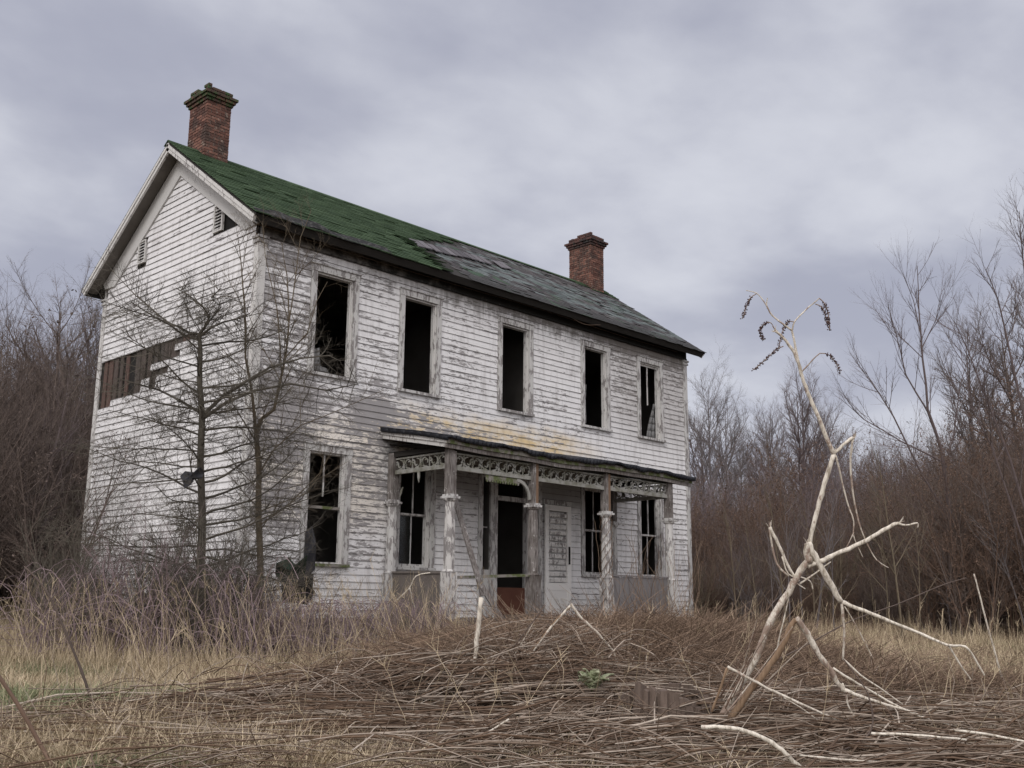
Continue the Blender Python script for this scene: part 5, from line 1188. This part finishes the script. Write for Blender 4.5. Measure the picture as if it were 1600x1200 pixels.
single('fallen_stalk', 'thick whitish stalk arched over the ground at the foot of the forked stalk', 'dead plant', [([(1096, 1136), (1130, 1136), (1165, 1142), (1198, 1156), (1222, 1172), (1240, 1190), (1256, 1206)], 8, 10, M_bleach, .15), ([(1250, 1180), (1310, 1186), (1370, 1190), (1420, 1188)], 4, 2, M_bleach, .2)], G_, 4.75)
single('fallen_stalk', 'long straight pale stalk lying low near the right rim', 'dead plant', [([(1362, 1146), (1400, 1147), (1450, 1150), (1510, 1156)], 5.5, 4, M_bleach, .0), ([(1492, 1141), (1540, 1147), (1600, 1158), (1660, 1166)], 5, 4, M_bleach, .0)], G_, 4.95)
single('bent_stem', 'dark hooked stem curling up from the ground right of the stalk', 'dead plant', [([(1270, 1206), (1300, 1182), (1338, 1162), (1358, 1146), (1364, 1125), (1360, 1098), (1352, 1076), (1335, 1052), (1318, 1030)], 5, 2, M_bkd, .9)], G_, 5.4)
single('slanting_stem', 'long thin dark stem slanting across the field behind the forked stalk', 'dead plant', [([(1205, 1036), (1260, 1008), (1330, 970), (1400, 945), (1470, 915), (1510, 903)], 3, 1.6, M_bkd, .5)], G_, 8.5)
single('slanting_stem', 'thick dark red stem leaning in from the bottom left rim', 'dead plant', [([(92, 1215, -.1), (66, 1170), (36, 1115), (6, 1068), (-30, 1010)], 9, 7, M_bkr, .9)], G_, 4.9)
single('slanting_stem', 'thin dark stem leaning over the tan grass on the left', 'dead plant', [([(160, 1148), (140, 1085), (120, 1030), (95, 970), (70, 920), (38, 885)], 7, 3, M_bkd, .5)], G_, 7.0)
single('slanting_stem', 'dark stick poking up from the heap beside the white stub', 'dead plant', [([(766, 1066), (786, 1036), (815, 995), (852, 946)], 3.5, 2, M_bkd, .5), ([(800, 1030), (818, 1000), (835, 970)], 2.5, 1.5, M_bleach, .5)], G_, 8.0)
single('slanting_stem', 'thin pale straight stem standing in the green grass near the right rim', 'dead plant', [([(1570, 1080), (1560, 1040), (1545, 985), (1532, 935), (1522, 897)], 4, 3, M_bleach, .2)], G_, 9)
single('slanting_stem', 'short thick pale stick sloping over the heap below the porch', 'dead plant', [([(670, 1195), (715, 1165), (760, 1145), (795, 1124)], 3, 4, M_bleach, .05)], G_, 5.7)
single('slanting_stem', 'whitish branch poking out of the brambles before the brown porch panel', 'dead plant', [([(618, 940), (640, 918), (650, 900), (672, 895)], 3, 2, M_bleach, .1), ([(640, 918), (645, 940), (650, 955)], 3, 1.5, M_bleach, .1)], G_, 14.5)
# --- stump
def stump():
    random.seed(71); c = at(1040, 1150, 6.7); c.z = GZ-.04; mb = MB(); n_ = 44
    mb.prism([(.20*math.cos(i*math.pi/6)*1.2, .20*math.sin(i*math.pi/6), 0) for i in range(12)], (0, 0, .17), 0)
    for ring, R_0 in ((0, .25), (1, .20)):
        for i in range(n_):
            a = 2*math.pi*(i+U(-.2, .2))/n_; h = (.27 if ring == 0 else .2)+.05*math.sin(a*2+1)+U(-.02, .02); wd = U(.022, .042); th = U(.02, .05)
            if random.random() < .08: h *= .7
            rb, rt_2 = R_0*U(1.12, 1.3), R_0*U(.95, 1.06); e1 = Vector((math.cos(a)*1.25, math.sin(a), 0)); e2 = Vector((-math.sin(a), math.cos(a), 0)); tw = U(-.012, .012); jr = U(-.018, .012)
            lv = [0, .35, .7, 1]; pr = None; t = random.random()
            for f in lv:
                rr_ = (rb+(rt_2-rb)*f**.6)+(jr if f > .1 else 0); w2 = wd*(1 if f < 1 else U(.7, 1)); cc = e1*rr_+e2*(tw*f)+Vector((0, 0, h*f)); ro = U(-.006, .006)
                q = [cc+e1*ro-e2*w2, cc+e1*(ro+.006)+e2*w2*.9, cc-e1*th+e2*w2, cc-e1*th-e2*w2]
                if f == 1: q[0].z += U(-.03, .03); q[1].z += U(-.03, .03)
                if pr:
                    for k_ in range(4): j_ = (k_+1) % 4; mb.face((pr[k_], pr[j_], q[j_], q[k_]), t)
                pr = q
            mb.face(pr, t)
    o = mb.build('tree_stump', M_stump); o.location = c; tag(o, 'rotten brown tree stump half buried in fallen stalks', 'stump')
stump()
# --- green weed rosette on the mound
def rosette(px, py, D_, lab, s=1):
    random.seed(px); c = at(px, py, D_); root = empty('leafy_weed', c)
    for k_ in range(10):
        a = k_*2.4+U(-.2, .2); ln = U(.06, .16)*s; w_ = ln*.36; mb = MB(); d = Vector((math.cos(a), math.sin(a), 0)); sd = Vector((-d.y, d.x, 0)); pr = None
        for i in range(7):
            f = i/6; ww = w_*math.sin(math.pi*min(1, f*.92+.08))**.8; p = d*ln*f+Vector((0, 0, .11*s*math.sin(f*1.9)*(.5+.08*k_)+U(-.004, .004))); q = (p-sd*ww, p-Vector((0, 0, .012)), p+sd*ww)
            if pr: mb.face((pr[0], pr[1], q[1], q[0]), random.random()); mb.face((pr[1], pr[2], q[2], q[1]), random.random())
            pr = q
        o = mb.build('leaf', M_weed, root, smooth=True); m_ = o.modifiers.new('s', 'SOLIDIFY'); m_.thickness = .002
    tag(root, lab, 'weed')
rosette(925, 1078, 6.9, 'pale green broad-leaved weed on the mound of dead stalks', 1.05)
# --- torn roofing scraps
def scrap(px, py, D_, pts, mt, lab, n2=(.1, 0)):
    c = at(px, py, D_); mb = MB(); random.seed(px)
    P = [at(a_, b_, D_+U(-.12, .12))-c for a_, b_ in pts]; m0 = sum(P, Vector())/len(P)+FWD*-.06
    for i in range(len(P)): mb.face((P[i], P[(i+1) % len(P)], m0), random.random())
    o = mb.build('roofing_scrap', mt); o.location = c; s_ = o.modifiers.new('s', 'SOLIDIFY'); s_.thickness = .01; tag(o, lab, 'debris', 'torn roofing scraps by the near corner')
scrap(450, 890, 15.7, [(432, 880), (452, 872), (462, 884), (480, 868), (476, 900), (458, 914), (440, 912), (430, 896)], M_gtorn, 'torn green roofing scrap hanging below the near lower window')
scrap(480, 880, 16.0, [(478, 830), (488, 822), (494, 850), (492, 890), (470, 912), (455, 916), (474, 890)], M_gry, 'long grey felt strip draped from the near lower window')
scrap(300, 742, 13.9, [(282, 744), (290, 736), (302, 738), (312, 729), (320, 736), (316, 746), (303, 748), (298, 757), (289, 763), (286, 752)], M_gry, 'dark felt scrap caught on the trunk of the crab tree')
scrap(393, 925, 16.2, [(386, 902), (404, 900), (412, 922), (398, 936), (382, 940)], M_black, 'black roofing scrap lying against the foot of the near corner')
scrap(468, 925, 15.6, [(440, 915), (480, 905), (492, 925), (480, 945), (452, 940)], M_black, 'crumpled black scrap on the ground below the green one')
